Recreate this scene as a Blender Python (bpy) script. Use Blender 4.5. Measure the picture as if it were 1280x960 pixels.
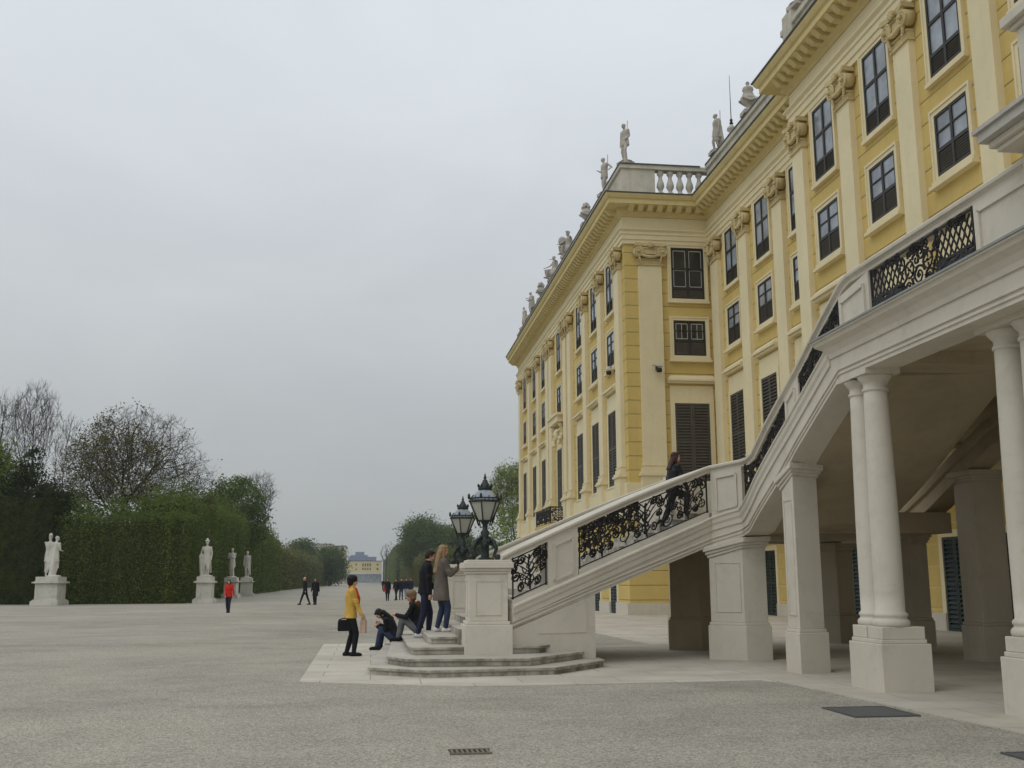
import bpy, bmesh, math, random
import numpy as np
from mathutils import Vector, Matrix, noise
R_ = math.radians
for o in list(bpy.data.objects): bpy.data.objects.remove(o)
SC = bpy.context.scene
COL = SC.collection

# ------------------------------------------------------------------ camera
F_PX, PITCH, YAW, ROLL, EYE = 1310.0, R_(10.61), R_(7.5), R_(-0.19), 1.6
cam = bpy.data.cameras.new('camera'); cam.sensor_width = 36; cam.sensor_fit = 'HORIZONTAL'
cam.lens = 36*F_PX/1280; cam.clip_start = 0.1; cam.clip_end = 6000
camo = bpy.data.objects.new('camera', cam); COL.objects.link(camo)
_f = Vector((math.sin(YAW)*math.cos(PITCH), math.cos(YAW)*math.cos(PITCH), math.sin(PITCH)))
_r = Vector((math.cos(YAW), -math.sin(YAW), 0)); _u = _r.cross(_f)
_r, _u = math.cos(ROLL)*_r+math.sin(ROLL)*_u, -math.sin(ROLL)*_r+math.cos(ROLL)*_u
camo.matrix_world = Matrix(((_r.x,_u.x,-_f.x,0),(_r.y,_u.y,-_f.y,0),(_r.z,_u.z,-_f.z,EYE),(0,0,0,1)))
SC.camera = camo

# ------------------------------------------------------------------ light: overcast sky, one soft sun
SUN_EL, SUN_AZ = R_(48), R_(-125)          # azimuth clockwise from +Y
W = bpy.data.worlds.new('World'); SC.world = W; W.use_nodes = True
nt = W.node_tree; nt.nodes.clear()
def wn(t, **k):
    n = nt.nodes.new(t)
    for a, b in k.items(): setattr(n, a, b)
    return n
sky = wn('ShaderNodeTexSky', sky_type='NISHITA', sun_disc=False, sun_elevation=SUN_EL, sun_rotation=SUN_AZ)
skm = wn('ShaderNodeVectorMath', operation='SCALE'); skm.inputs['Scale'].default_value = 0.08
nt.links.new(sky.outputs[0], skm.inputs[0])
tc = wn('ShaderNodeTexCoord'); sep = wn('ShaderNodeSeparateXYZ'); nt.links.new(tc.outputs['Generated'], sep.inputs[0])
# overcast luminance grows from horizon to zenith (a real cloud deck)
ramp = wn('ShaderNodeValToRGB'); e = ramp.color_ramp.elements
e[0].position = 0.0; e[0].color = (0.43,0.445,0.445,1)
e[1].position = 0.52; e[1].color = (0.78,0.83,0.88,1)
for p, c in ((0.10,(0.50,0.52,0.525,1)),(0.25,(0.63,0.66,0.68,1)),(0.40,(0.73,0.77,0.81,1)),(1.0,(0.95,0.98,1.0,1))):
    q = e.new(p); q.color = c
nt.links.new(sep.outputs['Z'], ramp.inputs[0])
cn = wn('ShaderNodeTexNoise'); cn.inputs['Scale'].default_value = 2.6; cn.inputs['Detail'].default_value = 6; cn.inputs['Roughness'].default_value = .5; cn.inputs['Distortion'].default_value = .4
mp = wn('ShaderNodeMapping'); mp.inputs['Scale'].default_value = (1,1,2.4); mp.inputs['Location'].default_value = (3.1,.4,.7)
nt.links.new(tc.outputs['Generated'], mp.inputs[0]); nt.links.new(mp.outputs[0], cn.inputs['Vector'])
cr = wn('ShaderNodeValToRGB'); cr.color_ramp.elements[0].position = .32; cr.color_ramp.elements[0].color = (.915,.928,.94,1)
cr.color_ramp.elements[1].position = .68; cr.color_ramp.elements[1].color = (1.035,1.04,1.04,1)
nt.links.new(cn.outputs[0], cr.inputs[0])
mul = wn('ShaderNodeMix', data_type='RGBA', blend_type='MULTIPLY'); mul.inputs[0].default_value = 1
nt.links.new(ramp.outputs[0], mul.inputs[6]); nt.links.new(cr.outputs[0], mul.inputs[7])
mx = wn('ShaderNodeMix', data_type='RGBA'); mx.inputs[0].default_value = .97
nt.links.new(skm.outputs[0], mx.inputs[6]); nt.links.new(mul.outputs[2], mx.inputs[7])
bg = wn('ShaderNodeBackground'); bg.inputs[1].default_value = 1.0
out = wn('ShaderNodeOutputWorld'); nt.links.new(mx.outputs[2], bg.inputs[0]); nt.links.new(bg.outputs[0], out.inputs[0])
sl = bpy.data.lights.new('sun', 'SUN'); sl.energy = 0.5; sl.angle = R_(40); sl.color = (1,.97,.92)
so = bpy.data.objects.new('sun', sl); COL.objects.link(so)
_d = Vector((math.sin(SUN_AZ)*math.cos(SUN_EL), math.cos(SUN_AZ)*math.cos(SUN_EL), math.sin(SUN_EL)))
so.rotation_euler = _d.to_track_quat('Z', 'Y').to_euler(); so.location = (-20,-20,60)
vs = SC.view_settings; SC.display_settings.display_device = 'sRGB'
vs.view_transform = 'Standard'; vs.look = 'None'; vs.exposure = -0.06; vs.gamma = 1; vs.use_curve_mapping = False
SC.cycles.max_bounces = 7; SC.cycles.diffuse_bounces = 4; SC.cycles.volume_bounces = 0
SC.cycles.caustics_reflective = False; SC.cycles.caustics_refractive = False
SC.cycles.use_denoising = True

# ------------------------------------------------------------------ materials
def srgb(r, g, b):
    f = lambda c: (c/255)/12.92 if c/255 <= .04045 else ((c/255+.055)/1.055)**2.4
    return (f(r), f(g), f(b), 1)
class Mat:
    def __init__(s, name, rough=.8, spec=.3, metal=0):
        s.m = bpy.data.materials.new(name); s.m.use_nodes = True
        s.t = s.m.node_tree; s.b = s.t.nodes['Principled BSDF']
        s.b.inputs['Roughness'].default_value = rough; s.b.inputs['Specular IOR Level'].default_value = spec
        s.b.inputs['Metallic'].default_value = metal
    def n(s, t, **k):
        n = s.t.nodes.new(t)
        for a, b in k.items(): setattr(n, a, b)
        return n
    def l(s, a, b): s.t.links.new(a, b)
    def coord(s, scale=(1,1,1), src='Object'):
        c = s.n('ShaderNodeTexCoord'); m = s.n('ShaderNodeMapping'); m.inputs['Scale'].default_value = scale
        s.l(c.outputs[src], m.inputs[0]); return m.outputs[0]
    def geo(s, scale=(1,1,1)):
        c = s.n('ShaderNodeNewGeometry'); m = s.n('ShaderNodeMapping'); m.inputs['Scale'].default_value = scale
        s.l(c.outputs['Position'], m.inputs[0]); return m.outputs[0]
    def noise(s, vec, scale, detail=4, rough=.55, dist=0):
        n = s.n('ShaderNodeTexNoise'); n.inputs['Scale'].default_value = scale; n.inputs['Detail'].default_value = detail
        n.inputs['Roughness'].default_value = rough; n.inputs['Distortion'].default_value = dist; s.l(vec, n.inputs['Vector']); return n.outputs[0]
    def ramp(s, fac, stops):
        r = s.n('ShaderNodeValToRGB'); el = r.color_ramp.elements
        el[0].position, el[0].color = stops[0]; el[1].position, el[1].color = stops[-1]
        for p, c in stops[1:-1]:
            q = el.new(p); q.color = c
        s.l(fac, r.inputs[0]); return r.outputs[0]
    def mix(s, fac, a, b, blend='MIX'):
        m = s.n('ShaderNodeMix', data_type='RGBA', blend_type=blend)
        for i, v in ((0, fac), (6, a), (7, b)):
            if hasattr(v, 'is_output'): s.l(v, m.inputs[i])
            else: m.inputs[i].default_value = v
        return m.outputs[2]
    def math(s, op, a, b=0.):
        m = s.n('ShaderNodeMath', operation=op)
        for i, v in ((0, a), (1, b)):
            if hasattr(v, 'is_output'): s.l(v, m.inputs[i])
            else: m.inputs[i].default_value = v
        return m.outputs[0]
    def col(s, c):
        if hasattr(c, 'is_output'): s.l(c, s.b.inputs['Base Color'])
        else: s.b.inputs['Base Color'].default_value = c
        return s
    def bump(s, h, strength=.3, dist=.02, prev=None):
        b = s.n('ShaderNodeBump'); b.inputs['Strength'].default_value = strength; b.inputs['Distance'].default_value = dist
        s.l(h, b.inputs['Height'])
        if prev is not None: s.l(prev, b.inputs['Normal'])
        s.l(b.outputs[0], s.b.inputs['Normal']); return b.outputs[0]
def mulc(c, k): return (c[0]*k, c[1]*k, c[2]*k, 1)

def plaster(name, c, var=.10, stain=None, groove=None, rough=.9, bump=.12, streak=.5, joint=.35):
    m = Mat(name, rough, .2); v = m.geo()
    n1 = m.noise(v, .55, 5, .6); a = m.ramp(n1, [(.3, mulc(c, 1-var)), (.7, mulc(c, 1+var))])
    n3 = m.noise(m.geo((1.6,1.6,.16)), 1.5, 5, .6)                     # rain streaks running down
    a = m.mix(m.ramp(n3, [(.55,(0,0,0,1)),(.85,(streak,streak,streak,1))]), a, stain or mulc(c, .72))
    blo = m.noise(v, 2.3, 7, .72, .6)                                  # blotchy weathering
    a = m.mix(m.ramp(blo, [(.50,(0,0,0,1)),(.74,(.38,.38,.38,1))]), a, stain or mulc(c, .72))
    a = m.mix(m.ramp(m.noise(v, 5.5, 6, .75), [(.60,(0,0,0,1)),(.72,(.30,.30,.30,1))]), a, mulc(c, .55))
    n2 = m.noise(v, 14, 4); m_b = m.bump(n2, bump, .02)
    if groove:
        sz, w = groove
        c2 = m.n('ShaderNodeNewGeometry'); sp = m.n('ShaderNodeSeparateXYZ'); m.l(c2.outputs['Position'], sp.inputs[0])
        fr = m.math('FRACT', m.math('DIVIDE', sp.outputs['Z'], sz))
        d = m.math('ABSOLUTE', m.math('SUBTRACT', fr, .5))
        g = m.math('SMOOTH_MIN', m.math('MULTIPLY', m.math('SUBTRACT', .5, d), sz/w), 1.0)
        m.bump(g, 1.0, .03, m_b)
        a = m.mix(m.math('MULTIPLY', m.math('SUBTRACT', 1.0, m.math('MINIMUM', g, 1.0)), .45), a, mulc(c, joint))
    m.col(a); return m.m

YEL = srgb(209,184,115); CRM = srgb(229,216,178); STN = srgb(212,205,190)
M = {}
M['yellow'] = plaster('yellow_plaster', YEL, .07, mulc(YEL,.8), (.67,.035))
M['yellow_plain'] = plaster('yellow_plaster_smooth', YEL, .07, mulc(YEL,.8))
M['cream'] = plaster('cream_plaster', CRM, .05, mulc(CRM,.82))
M['cornice'] = plaster('cornice_plaster', srgb(214,197,144), .06, srgb(190,166,102))
M['yellow_block'] = plaster('yellow_block_render', YEL, .08, mulc(YEL,.8), (.67,.06), joint=1.5)
M['ornament'] = plaster('ornament_plaster', srgb(205,188,142), .14, srgb(150,120,74), None, .9, .4)
M['plinth'] = plaster('plinth_render', srgb(206,199,184), .06)
M['stone'] = plaster('staircase_stone', STN, .06, srgb(172,165,150), None, .85, .15, .22)
M['shaded_pier_stone'] = plaster('shaded_pier_stone', srgb(194,184,166), .10, srgb(168,156,136))  # darker copy of the stair stone: under-stair shade put into its colour
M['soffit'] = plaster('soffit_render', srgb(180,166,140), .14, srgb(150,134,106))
M['parapet'] = plaster('parapet_stone', srgb(200,194,178), .16, srgb(120,116,104), None, .9, .3)
M['cap'] = plaster('weathered_capping', srgb(188,184,176), .14, srgb(112,110,104), None, .9, .3)
M['statue'] = plaster('marble_statue', srgb(206,203,192), .16, srgb(120,118,106), None, .8, .6, .7)
M['roofstatue'] = plaster('weathered_statue', srgb(186,178,166), .22, srgb(92,86,78), None, .85, .6, .7)

def simple(name, c, rough=.8, spec=.3, metal=0, var=.12, scale=6, bump=.1):
    m = Mat(name, rough, spec, metal); v = m.coord()
    n = m.noise(v, scale, 4); m.col(m.ramp(n, [(.3, mulc(c,1-var)), (.7, mulc(c,1+var))]))
    if bump: m.bump(m.noise(v, scale*4, 3), bump, .01)
    return m.m
def step_mat():
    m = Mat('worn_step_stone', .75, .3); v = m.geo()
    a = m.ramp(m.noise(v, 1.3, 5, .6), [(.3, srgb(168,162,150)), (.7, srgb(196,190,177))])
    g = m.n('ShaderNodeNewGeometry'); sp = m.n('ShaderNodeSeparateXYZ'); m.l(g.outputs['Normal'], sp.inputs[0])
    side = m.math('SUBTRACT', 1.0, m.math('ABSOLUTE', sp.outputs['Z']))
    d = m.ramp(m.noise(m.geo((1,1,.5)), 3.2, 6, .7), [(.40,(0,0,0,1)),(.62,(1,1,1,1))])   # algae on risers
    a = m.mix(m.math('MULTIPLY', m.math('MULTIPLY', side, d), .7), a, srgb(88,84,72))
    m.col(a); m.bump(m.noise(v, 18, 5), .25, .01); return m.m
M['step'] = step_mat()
M['dark_wood'] = simple('dark_shutter_paint', srgb(86,81,72), .55, .3, 0, .15, 3)
M['louvre'] = simple('brown_louvre_paint', srgb(94,88,77), .55, .3, 0, .12, 3)
M['green_wood'] = simple('green_shutter_paint', srgb(50,62,62), .55, .3, 0, .15, 3)
M['sash'] = simple('dark_sash_paint', srgb(52,50,46), .5, .3)
M['iron'] = simple('black_wrought_iron', srgb(38,35,34), .55, .4, .3, .2, 20)
M['bronze'] = simple('green_bronze', srgb(54,62,58), .5, .4, .4, .3, 9, .3)
M['zinc'] = simple('zinc_edge', srgb(150,152,150), .6, .4, .1, .12, 2)
M['lead'] = simple('lead_sheet', srgb(92,94,92), .6, .4, .2, .2, 2)
M['interior'] = simple('dim_interior', srgb(60,56,52), .9, .1)
M['curtain'] = simple('grey_curtain', srgb(150,155,160), .9, .1, 0, .15, 1.2)
def glass(name, c, rough=.06):
    m = Mat(name, rough, .5); v = m.geo()
    m.col(m.ramp(m.noise(v, .9, 3), [(.35, mulc(c,.6)), (.65, mulc(c,1.25))])); m.b.inputs['IOR'].default_value = 1.5
    m.bump(m.noise(v, 1.7, 2), .05, .05); return m.m
M['pane'] = glass('window_glass', srgb(150,158,166))
M['pane_dark'] = glass('dark_window_glass', srgb(52,52,50))
M['lamp_glass'] = simple('frosted_lamp_glass', srgb(176,176,164), .3, .4, 0, .08, 2, 0)
def gravel():
    m = Mat('gravel', .95, .15); v = m.geo()
    big = m.noise(m.geo((.8,1.0,1)), .16, 6, .66, .5); mid = m.noise(m.geo((.8,1.1,1)), .8, 6, .68, .4); fine = m.noise(v, 26, 4, .8)
    vo = m.n('ShaderNodeTexVoronoi'); vo.inputs['Scale'].default_value = 50; m.l(v, vo.inputs['Vector'])
    a = m.ramp(big, [(.34, srgb(148,144,135)), (.50, srgb(162,157,147)), (.68, srgb(180,174,161))])
    a = m.mix(m.ramp(mid, [(.38,(0,0,0,1)),(.68,(.7,.7,.7,1))]), a, srgb(182,176,163))
    sp = m.ramp(vo.outputs['Color'], [(.12,(.42,.41,.39,1)),(.5,(.98,.97,.96,1)),(.88,(1.5,1.48,1.43,1))])
    a = m.mix(.62, a, sp, 'MULTIPLY'); a = m.mix(.35, a, m.ramp(fine, [(.3,(.6,.6,.6,1)),(.7,(1.35,1.34,1.3,1))]), 'MULTIPLY')
    m.col(a); b = m.bump(vo.outputs['Distance'], .55, .02); m.bump(m.noise(v, 6, 5, .7), .3, .05, b); return m.m
M['gravel'] = gravel()
def paving():
    m = Mat('pale_stone_paving', .85, .25); v = m.geo()
    br = m.n('ShaderNodeTexBrick'); br.inputs['Scale'].default_value = 1; br.inputs['Mortar Size'].default_value = .008
    br.inputs['Brick Width'].default_value = 1.6; br.inputs['Row Height'].default_value = .85; br.offset = .5
    br.inputs['Color1'].default_value = srgb(204,197,183); br.inputs['Color2'].default_value = srgb(194,187,173); br.inputs['Mortar'].default_value = srgb(138,130,115)
    m.l(v, br.inputs['Vector'])
    n = m.noise(v, .7, 6, .65); a = m.mix(m.ramp(n, [(.4,(0,0,0,1)),(.75,(.6,.6,.6,1))]), br.outputs[0], srgb(156,147,130))
    m.col(a); m.bump(m.noise(v, 25, 4), .15, .01); return m.m
M['paving'] = paving()
def leaf(name, c1, c2, trans=.3, vert=1, freq=.45):
    m = Mat(name, .7, .2); v = m.geo()
    a = m.ramp(m.noise(m.geo((1,1,vert)), freq, 5, .7), [(.3, c1), (.7, c2)])
    rnd = m.n('ShaderNodeNewGeometry')
    a = m.mix(.7, a, m.ramp(rnd.outputs['Random Per Island'], [(0,(.80,.82,.76,1)),(1,(1.2,1.18,1.14,1))]), 'MULTIPLY')
    m.col(a)
    tr = m.n('ShaderNodeBsdfTranslucent'); m.l(a, tr.inputs[0]); mx = m.n('ShaderNodeMixShader'); mx.inputs[0].default_value = trans
    o = m.t.nodes['Material Output']; m.l(m.b.outputs[0], mx.inputs[1]); m.l(tr.outputs[0], mx.inputs[2]); m.l(mx.outputs[0], o.inputs[0]); return m.m
M['leaf_dark'] = leaf('dark_evergreen_leaves', srgb(36,44,20), srgb(58,68,32))
M['leaf_mid'] = leaf('fresh_green_leaves', srgb(64,84,34), srgb(100,120,54))
M['leaf_bright'] = leaf('spring_green_leaves', srgb(88,110,42), srgb(128,146,68))
M['leaf_olive'] = leaf('budding_olive_leaves', srgb(80,78,42), srgb(112,108,60))
M['leaf_pale'] = leaf('pale_spring_leaves', srgb(112,124,70), srgb(150,158,98))
M['leaf_hedge'] = leaf('clipped_hornbeam_leaves', srgb(80,92,42), srgb(112,128,58), .3, .10, .7)
M['leaf_avenue'] = leaf('clipped_avenue_leaves', srgb(84,98,44), srgb(122,138,66), .3, .15, .3)
M['leaf_brownhedge'] = leaf('budding_hornbeam_leaves', srgb(84,84,48), srgb(116,120,62), .3, .12, .5)
M['bark'] = simple('grey_brown_bark', srgb(58,52,46), .9, .1, 0, .25, 3, .5)
M['twig'] = simple('purple_brown_twigs', srgb(66,58,54), .9, .1, 0, .2, 3, 0)
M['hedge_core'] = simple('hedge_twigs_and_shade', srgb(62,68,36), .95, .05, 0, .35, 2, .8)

# ------------------------------------------------------------------ mesh builder and object helpers
class MB:
    def __init__(s): s.v = []; s.f = []; s.sm = []
    def add(s, vs, fs, smooth=False):
        b = len(s.v); s.v += [tuple(p) for p in vs]; s.f += [tuple(i+b for i in f) for f in fs]; s.sm += [smooth]*len(fs); return s
    def box(s, x0, x1, y0, y1, z0, z1):
        return s.add([(x0,y0,z0),(x1,y0,z0),(x1,y1,z0),(x0,y1,z0),(x0,y0,z1),(x1,y0,z1),(x1,y1,z1),(x0,y1,z1)],
                     [(0,3,2,1),(4,5,6,7),(0,1,5,4),(1,2,6,5),(2,3,7,6),(3,0,4,7)])
    def hexa(s, p):   # 8 points: bottom ring 4, top ring 4
        return s.add(p, [(0,3,2,1),(4,5,6,7),(0,1,5,4),(1,2,6,5),(2,3,7,6),(3,0,4,7)])
    def prism(s, poly, z0, z1):
        n = len(poly); z0 = z0 if hasattr(z0,'__len__') else [z0]*n; z1 = z1 if hasattr(z1,'__len__') else [z1]*n
        return s.add([(p[0],p[1],z) for p, z in zip(poly, z0)]+[(p[0],p[1],z) for p, z in zip(poly, z1)],
                     [tuple(range(n))[::-1], tuple(range(n,2*n))]+[(i,(i+1)%n,n+(i+1)%n,n+i) for i in range(n)])
    def tube(s, pts, r, k=6, caps=True, smooth=True, closed=False):
        pts = [Vector(p) for p in pts]; n = len(pts)
        rr = r if hasattr(r,'__len__') else [r]*n; vs = []; fs = []
        prev = None
        for i, p in enumerate(pts):
            t = (pts[(i+1)%n if closed else min(i+1,n-1)]-pts[i-1 if (closed or i>0) else 0])
            t = t.normalized() if t.length > 1e-9 else Vector((0,0,1))
            if prev is None: a = t.orthogonal().normalized()
            else:
                a = prev-t*prev.dot(t); a = a.normalized() if a.length > 1e-6 else t.orthogonal().normalized()
            prev = a; b = t.cross(a)
            for j in range(k):
                an = 2*math.pi*j/k; vs.append(p+(a*math.cos(an)+b*math.sin(an))*rr[i])
        m = n if closed else n-1
        for i in range(m):
            for j in range(k):
                i2 = (i+1)%n; fs.append((i*k+j, i*k+(j+1)%k, i2*k+(j+1)%k, i2*k+j))
        if caps and not closed: fs += [tuple(range(k))[::-1], tuple((n-1)*k+j for j in range(k))]
        return s.add(vs, fs, smooth)
    def lathe(s, prof, c=(0,0,0), k=20, smooth=True):
        vs = []; fs = []; n = len(prof)
        for r, z in prof:
            for j in range(k):
                a = 2*math.pi*j/k; vs.append((c[0]+r*math.cos(a), c[1]+r*math.sin(a), c[2]+z))
        for i in range(n-1):
            for j in range(k): fs.append((i*k+j, i*k+(j+1)%k, (i+1)*k+(j+1)%k, (i+1)*k+j))
        fs += [tuple(range(k))[::-1], tuple((n-1)*k+j for j in range(k))]
        return s.add(vs, fs, smooth)
    def sphere(s, c, r, k=10, m=7, sc=(1,1,1)):
        vs = [(c[0],c[1],c[2]-r*sc[2])]
        for i in range(1,m):
            t = math.pi*i/m
            for j in range(k):
                a = 2*math.pi*j/k; vs.append((c[0]+r*sc[0]*math.sin(t)*math.cos(a), c[1]+r*sc[1]*math.sin(t)*math.sin(a), c[2]-r*sc[2]*math.cos(t)))
        vs.append((c[0],c[1],c[2]+r*sc[2])); L = len(vs)-1; fs = []
        for j in range(k): fs.append((0,1+(j+1)%k,1+j)); fs.append((L,L-k+j,L-k+(j+1)%k))
        for i in range(m-2):
            for j in range(k): fs.append((1+i*k+j,1+i*k+(j+1)%k,1+(i+1)*k+(j+1)%k,1+(i+1)*k+j))
        return s.add(vs, fs, True)
    def sweep(s, path, prof, closed=False):
        """profile points (out, up) swept along a plan path (x,y,z); out = right-hand side of travel, mitred"""
        P = [Vector((p[0],p[1],p[2] if len(p)>2 else 0)) for p in path]; n = len(P); vs = []; k = len(prof)
        dirs = []
        for i in range(n-1 if not closed else n):
            d = P[(i+1)%n]-P[i]; d.z = 0; dirs.append(d.normalized())
        for i in range(n):
            if closed: d0, d1 = dirs[i-1], dirs[i]
            else: d0, d1 = dirs[max(i-1,0)], dirs[min(i,n-2)]
            n0 = Vector((d0.y,-d0.x,0)); n1 = Vector((d1.y,-d1.x,0)); mt = n0+n1; mt = mt/max(mt.dot(n0),.2) if mt.length > 1e-6 else n0
            for o, u in prof: vs.append(P[i]+mt*o+Vector((0,0,u)))
        fs = []
        for i in range(n if closed else n-1):
            i2 = (i+1)%n
            for j in range(k): fs.append((i*k+j, i*k+(j+1)%k, i2*k+(j+1)%k, i2*k+j))
        if not closed: fs += [tuple(range(k))[::-1], tuple((n-1)*k+j for j in range(k))]
        return s.add(vs, fs)
    def ribbon(s, path, bot, top, th):
        """solid wall along a plan path with its own bottom and top heights; th = thickness to the left of travel"""
        n = len(path); P = [Vector((p[0],p[1],0)) for p in path]; offs = []
        for i in range(n):
            d0 = (P[max(i,1)]-P[max(i,1)-1]).normalized(); d1 = (P[min(i,n-2)+1]-P[min(i,n-2)]).normalized()
            n0 = Vector((-d0.y,d0.x,0)); n1 = Vector((-d1.y,d1.x,0)); mt = n0+n1; offs.append(mt/max(mt.dot(n0),.2)*th)
        vs = []
        for i in range(n):
            a, b = P[i], P[i]+offs[i]
            vs += [(a.x,a.y,bot[i]),(a.x,a.y,top[i]),(b.x,b.y,top[i]),(b.x,b.y,bot[i])]
        fs = []
        for i in range(n-1):
            for j in range(4): fs.append((i*4+j, i*4+(j+1)%4, (i+1)*4+(j+1)%4, (i+1)*4+j))
        fs += [(3,2,1,0), tuple((n-1)*4+j for j in range(4))]
        return s.add(vs, fs)
    def mesh(s, name, mats):
        me = bpy.data.meshes.new(name); me.from_pydata(s.v, [], s.f); me.update()
        me.polygons.foreach_set('use_smooth', s.sm)
        bm = bmesh.new(); bm.from_mesh(me); bmesh.ops.recalc_face_normals(bm, faces=bm.faces[:]); bm.to_mesh(me); bm.free()
        for m in (mats if isinstance(mats,(list,tuple)) else [mats]): me.materials.append(m)
        return me
WM = {}
def link(name, data, parent=None, basis=None, local=False):
    o = bpy.data.objects.new(name, data); COL.objects.link(o)
    b = basis or Matrix()
    o.matrix_basis = b
    if parent is not None:
        o.parent = parent
        if local: WM[o.name] = WM[parent.name]@b
        else: o.matrix_parent_inverse = WM[parent.name].inverted(); WM[o.name] = b
    else: WM[o.name] = b
    return o
def part(name, mb, mat, parent=None, basis=None, local=False, bevel=0, label=None):
    me = mb if isinstance(mb, bpy.types.Mesh) else mb.mesh(name, M[mat] if isinstance(mat,str) else mat)
    o = link(name, me, parent, basis, local)
    if bevel:
        b = o.modifiers.new('edge', 'BEVEL'); b.width = bevel; b.segments = 2; b.limit_method = 'ANGLE'; b.angle_limit = R_(40)
    if label: o['label'] = label
    return o
def tag(o, label, cat, group=None, kind=None):
    if label: o['label'] = label
    if cat: o['category'] = cat
    if group: o['group'] = group
    if kind: o['kind'] = kind
    return o
def thing(name, label, cat, loc=(0,0,0), rz=0, group=None, scale=1):
    o = bpy.data.objects.new(name, None); COL.objects.link(o); o.empty_display_size = .2
    o.matrix_basis = Matrix.Translation(loc)@Matrix.Rotation(rz,4,'Z')@Matrix.Scale(scale,4); WM[o.name] = o.matrix_basis.copy()
    return tag(o, label, cat, group)
def copy_tree(o, parent=None, basis=None):
    c = o.copy(); COL.objects.link(c)
    if basis is not None: c.matrix_basis = basis
    if parent is not None: c.parent = parent
    for ch in o.children: copy_tree(ch, c)
    return c

# ------------------------------------------------------------------ setting: ground and paving
def sheet(name, poly, z, mat):
    mb = MB(); mb.add([(x,y,z) for x,y in poly], [tuple(range(len(poly)))]); o = part(name, mb, mat); o['kind'] = 'structure'; return o
sheet('ground', [(-700,-60),(700,-60),(700,1500),(-700,1500)], 0, 'gravel')
def slab(name, poly, h=.012):
    mb = MB(); mb.prism(poly, -.05, h); o = part(name, mb, 'paving'); o['kind'] = 'structure'; return o
slab('pavement', [(-1.13,17.72),(.4,16.98),(1.3,16.62),(2.16,16.5),(4.2,16.62),(6.25,16.75),(6.42,16.45),(6.6,13.5),(6.79,10.65),(6.95,4),(7.1,-2),(18,-2),
                  (18,48.6),(11.8,48.6),(11.8,92),(7.6,92),(7.3,60),(6.7,34.2),(6.98,26.35),(5.1,26.1),(4.7,28.0),(-1.2,28.0)])
# ------------------------------------------------------------------ palace
class Fr:   # wall frame: u along the wall, d outward
    def __init__(s, o, u, n): s.o = Vector((o[0],o[1],0)); s.u = Vector((u[0],u[1],0)); s.n = Vector((n[0],n[1],0))
    def p(s, u, z, d=0): q = s.o+s.u*u+s.n*d; return (q.x,q.y,z)
    def box(s, mb, u0, u1, z0, z1, d0, d1):
        return mb.hexa([s.p(u0,z0,d0),s.p(u1,z0,d0),s.p(u1,z0,d1),s.p(u0,z0,d1),s.p(u0,z1,d0),s.p(u1,z1,d0),s.p(u1,z1,d1),s.p(u0,z1,d1)])
    def mat(s, u, z=0, d=0):   # local x along wall, y outward, z up (always right-handed)
        x = s.u if s.u.cross(s.n).z > 0 else -s.u; q = s.p(u,z,d)
        return Matrix(((x.x,s.n.x,0,q[0]),(x.y,s.n.y,0,q[1]),(0,0,1,q[2]),(0,0,0,1)))
    def wall(s, mb, u0, u1, z0, z1, ops, th=.4):
        us = sorted({u0,u1,*[v for o in ops for v in o[:2]]}); zs = sorted({z0,z1,*[v for o in ops for v in o[2:]]})
        us = [u for u in us if u0 <= u <= u1]; zs = [z for z in zs if z0 <= z <= z1]
        for a, b in zip(us, us[1:]):
            run = None
            for c, d in zip(zs, zs[1:]):
                if any(o[0] < (a+b)/2 < o[1] and o[2] < (c+d)/2 < o[3] for o in ops):
                    if run: s.box(mb, a, b, run[0], run[1], -th, 0); run = None
                else: run = (run[0], d) if run else (c, d)
            if run: s.box(mb, a, b, run[0], run[1], -th, 0)
XW1, YR, XF, XN, YS, XG = 11.93, 48.3, 16.27, 15.05, 34.5, 17.9
FW1 = Fr((XW1,0),(0,1),(-1,0)); FR = Fr((0,YR),(1,0),(0,-1)); FF = Fr((XF,0),(0,1),(-1,0)); FN = Fr((XN,0),(0,1),(-1,0)); FG = Fr((XG,0),(0,1),(-1,0))
palace = thing('palace', 'long yellow and cream baroque palace with dark shuttered windows and statues along its roofline', 'palace', (XW1,YR,0))
UP, MZ, MAIN, GRD = (15.15,17.75), (12.3,14.05), (6.2,9.95), (0.02,2.7)
def ops_for(centers, w=1.55, wm=1.75, ww=1.6, arch=None):
    o = []
    for c in centers:
        o += [(c-w/2,c+w/2,*UP),(c-ww/2,c+ww/2,*MZ),(c-wm/2,c+wm/2,*MAIN)]
    return o
W1C = [51.4,55.4,59.7,66.6,73.0,77.3,82.3]
FFC = [45.05,41.1,37.2]; FNC = [32.05,28.2,24.35,20.5,16.65]
RC = [15.1]
ZB = 4.75
mb = MB(); FW1.wall(mb, YR, 86.0, ZB, 18, ops_for(W1C)); part('wall', mb, 'yellow', palace)
mb = MB(); FR.wall(mb, XW1+.4, XF, ZB, 18, ops_for(RC,1.66,1.72,1.6)); part('wall', mb, 'yellow', palace)
mb = MB(); FF.wall(mb, YS, YR+.4, ZB, 18, ops_for(FFC)); part('wall', mb, 'yellow', palace)
mb = MB(); FN.wall(mb, 12, YS, ZB, 18, ops_for(FNC)); mb.box(XN+.4,XF+.01,YS-.4,YS,ZB,18); part('wall', mb, 'yellow', palace)
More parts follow.
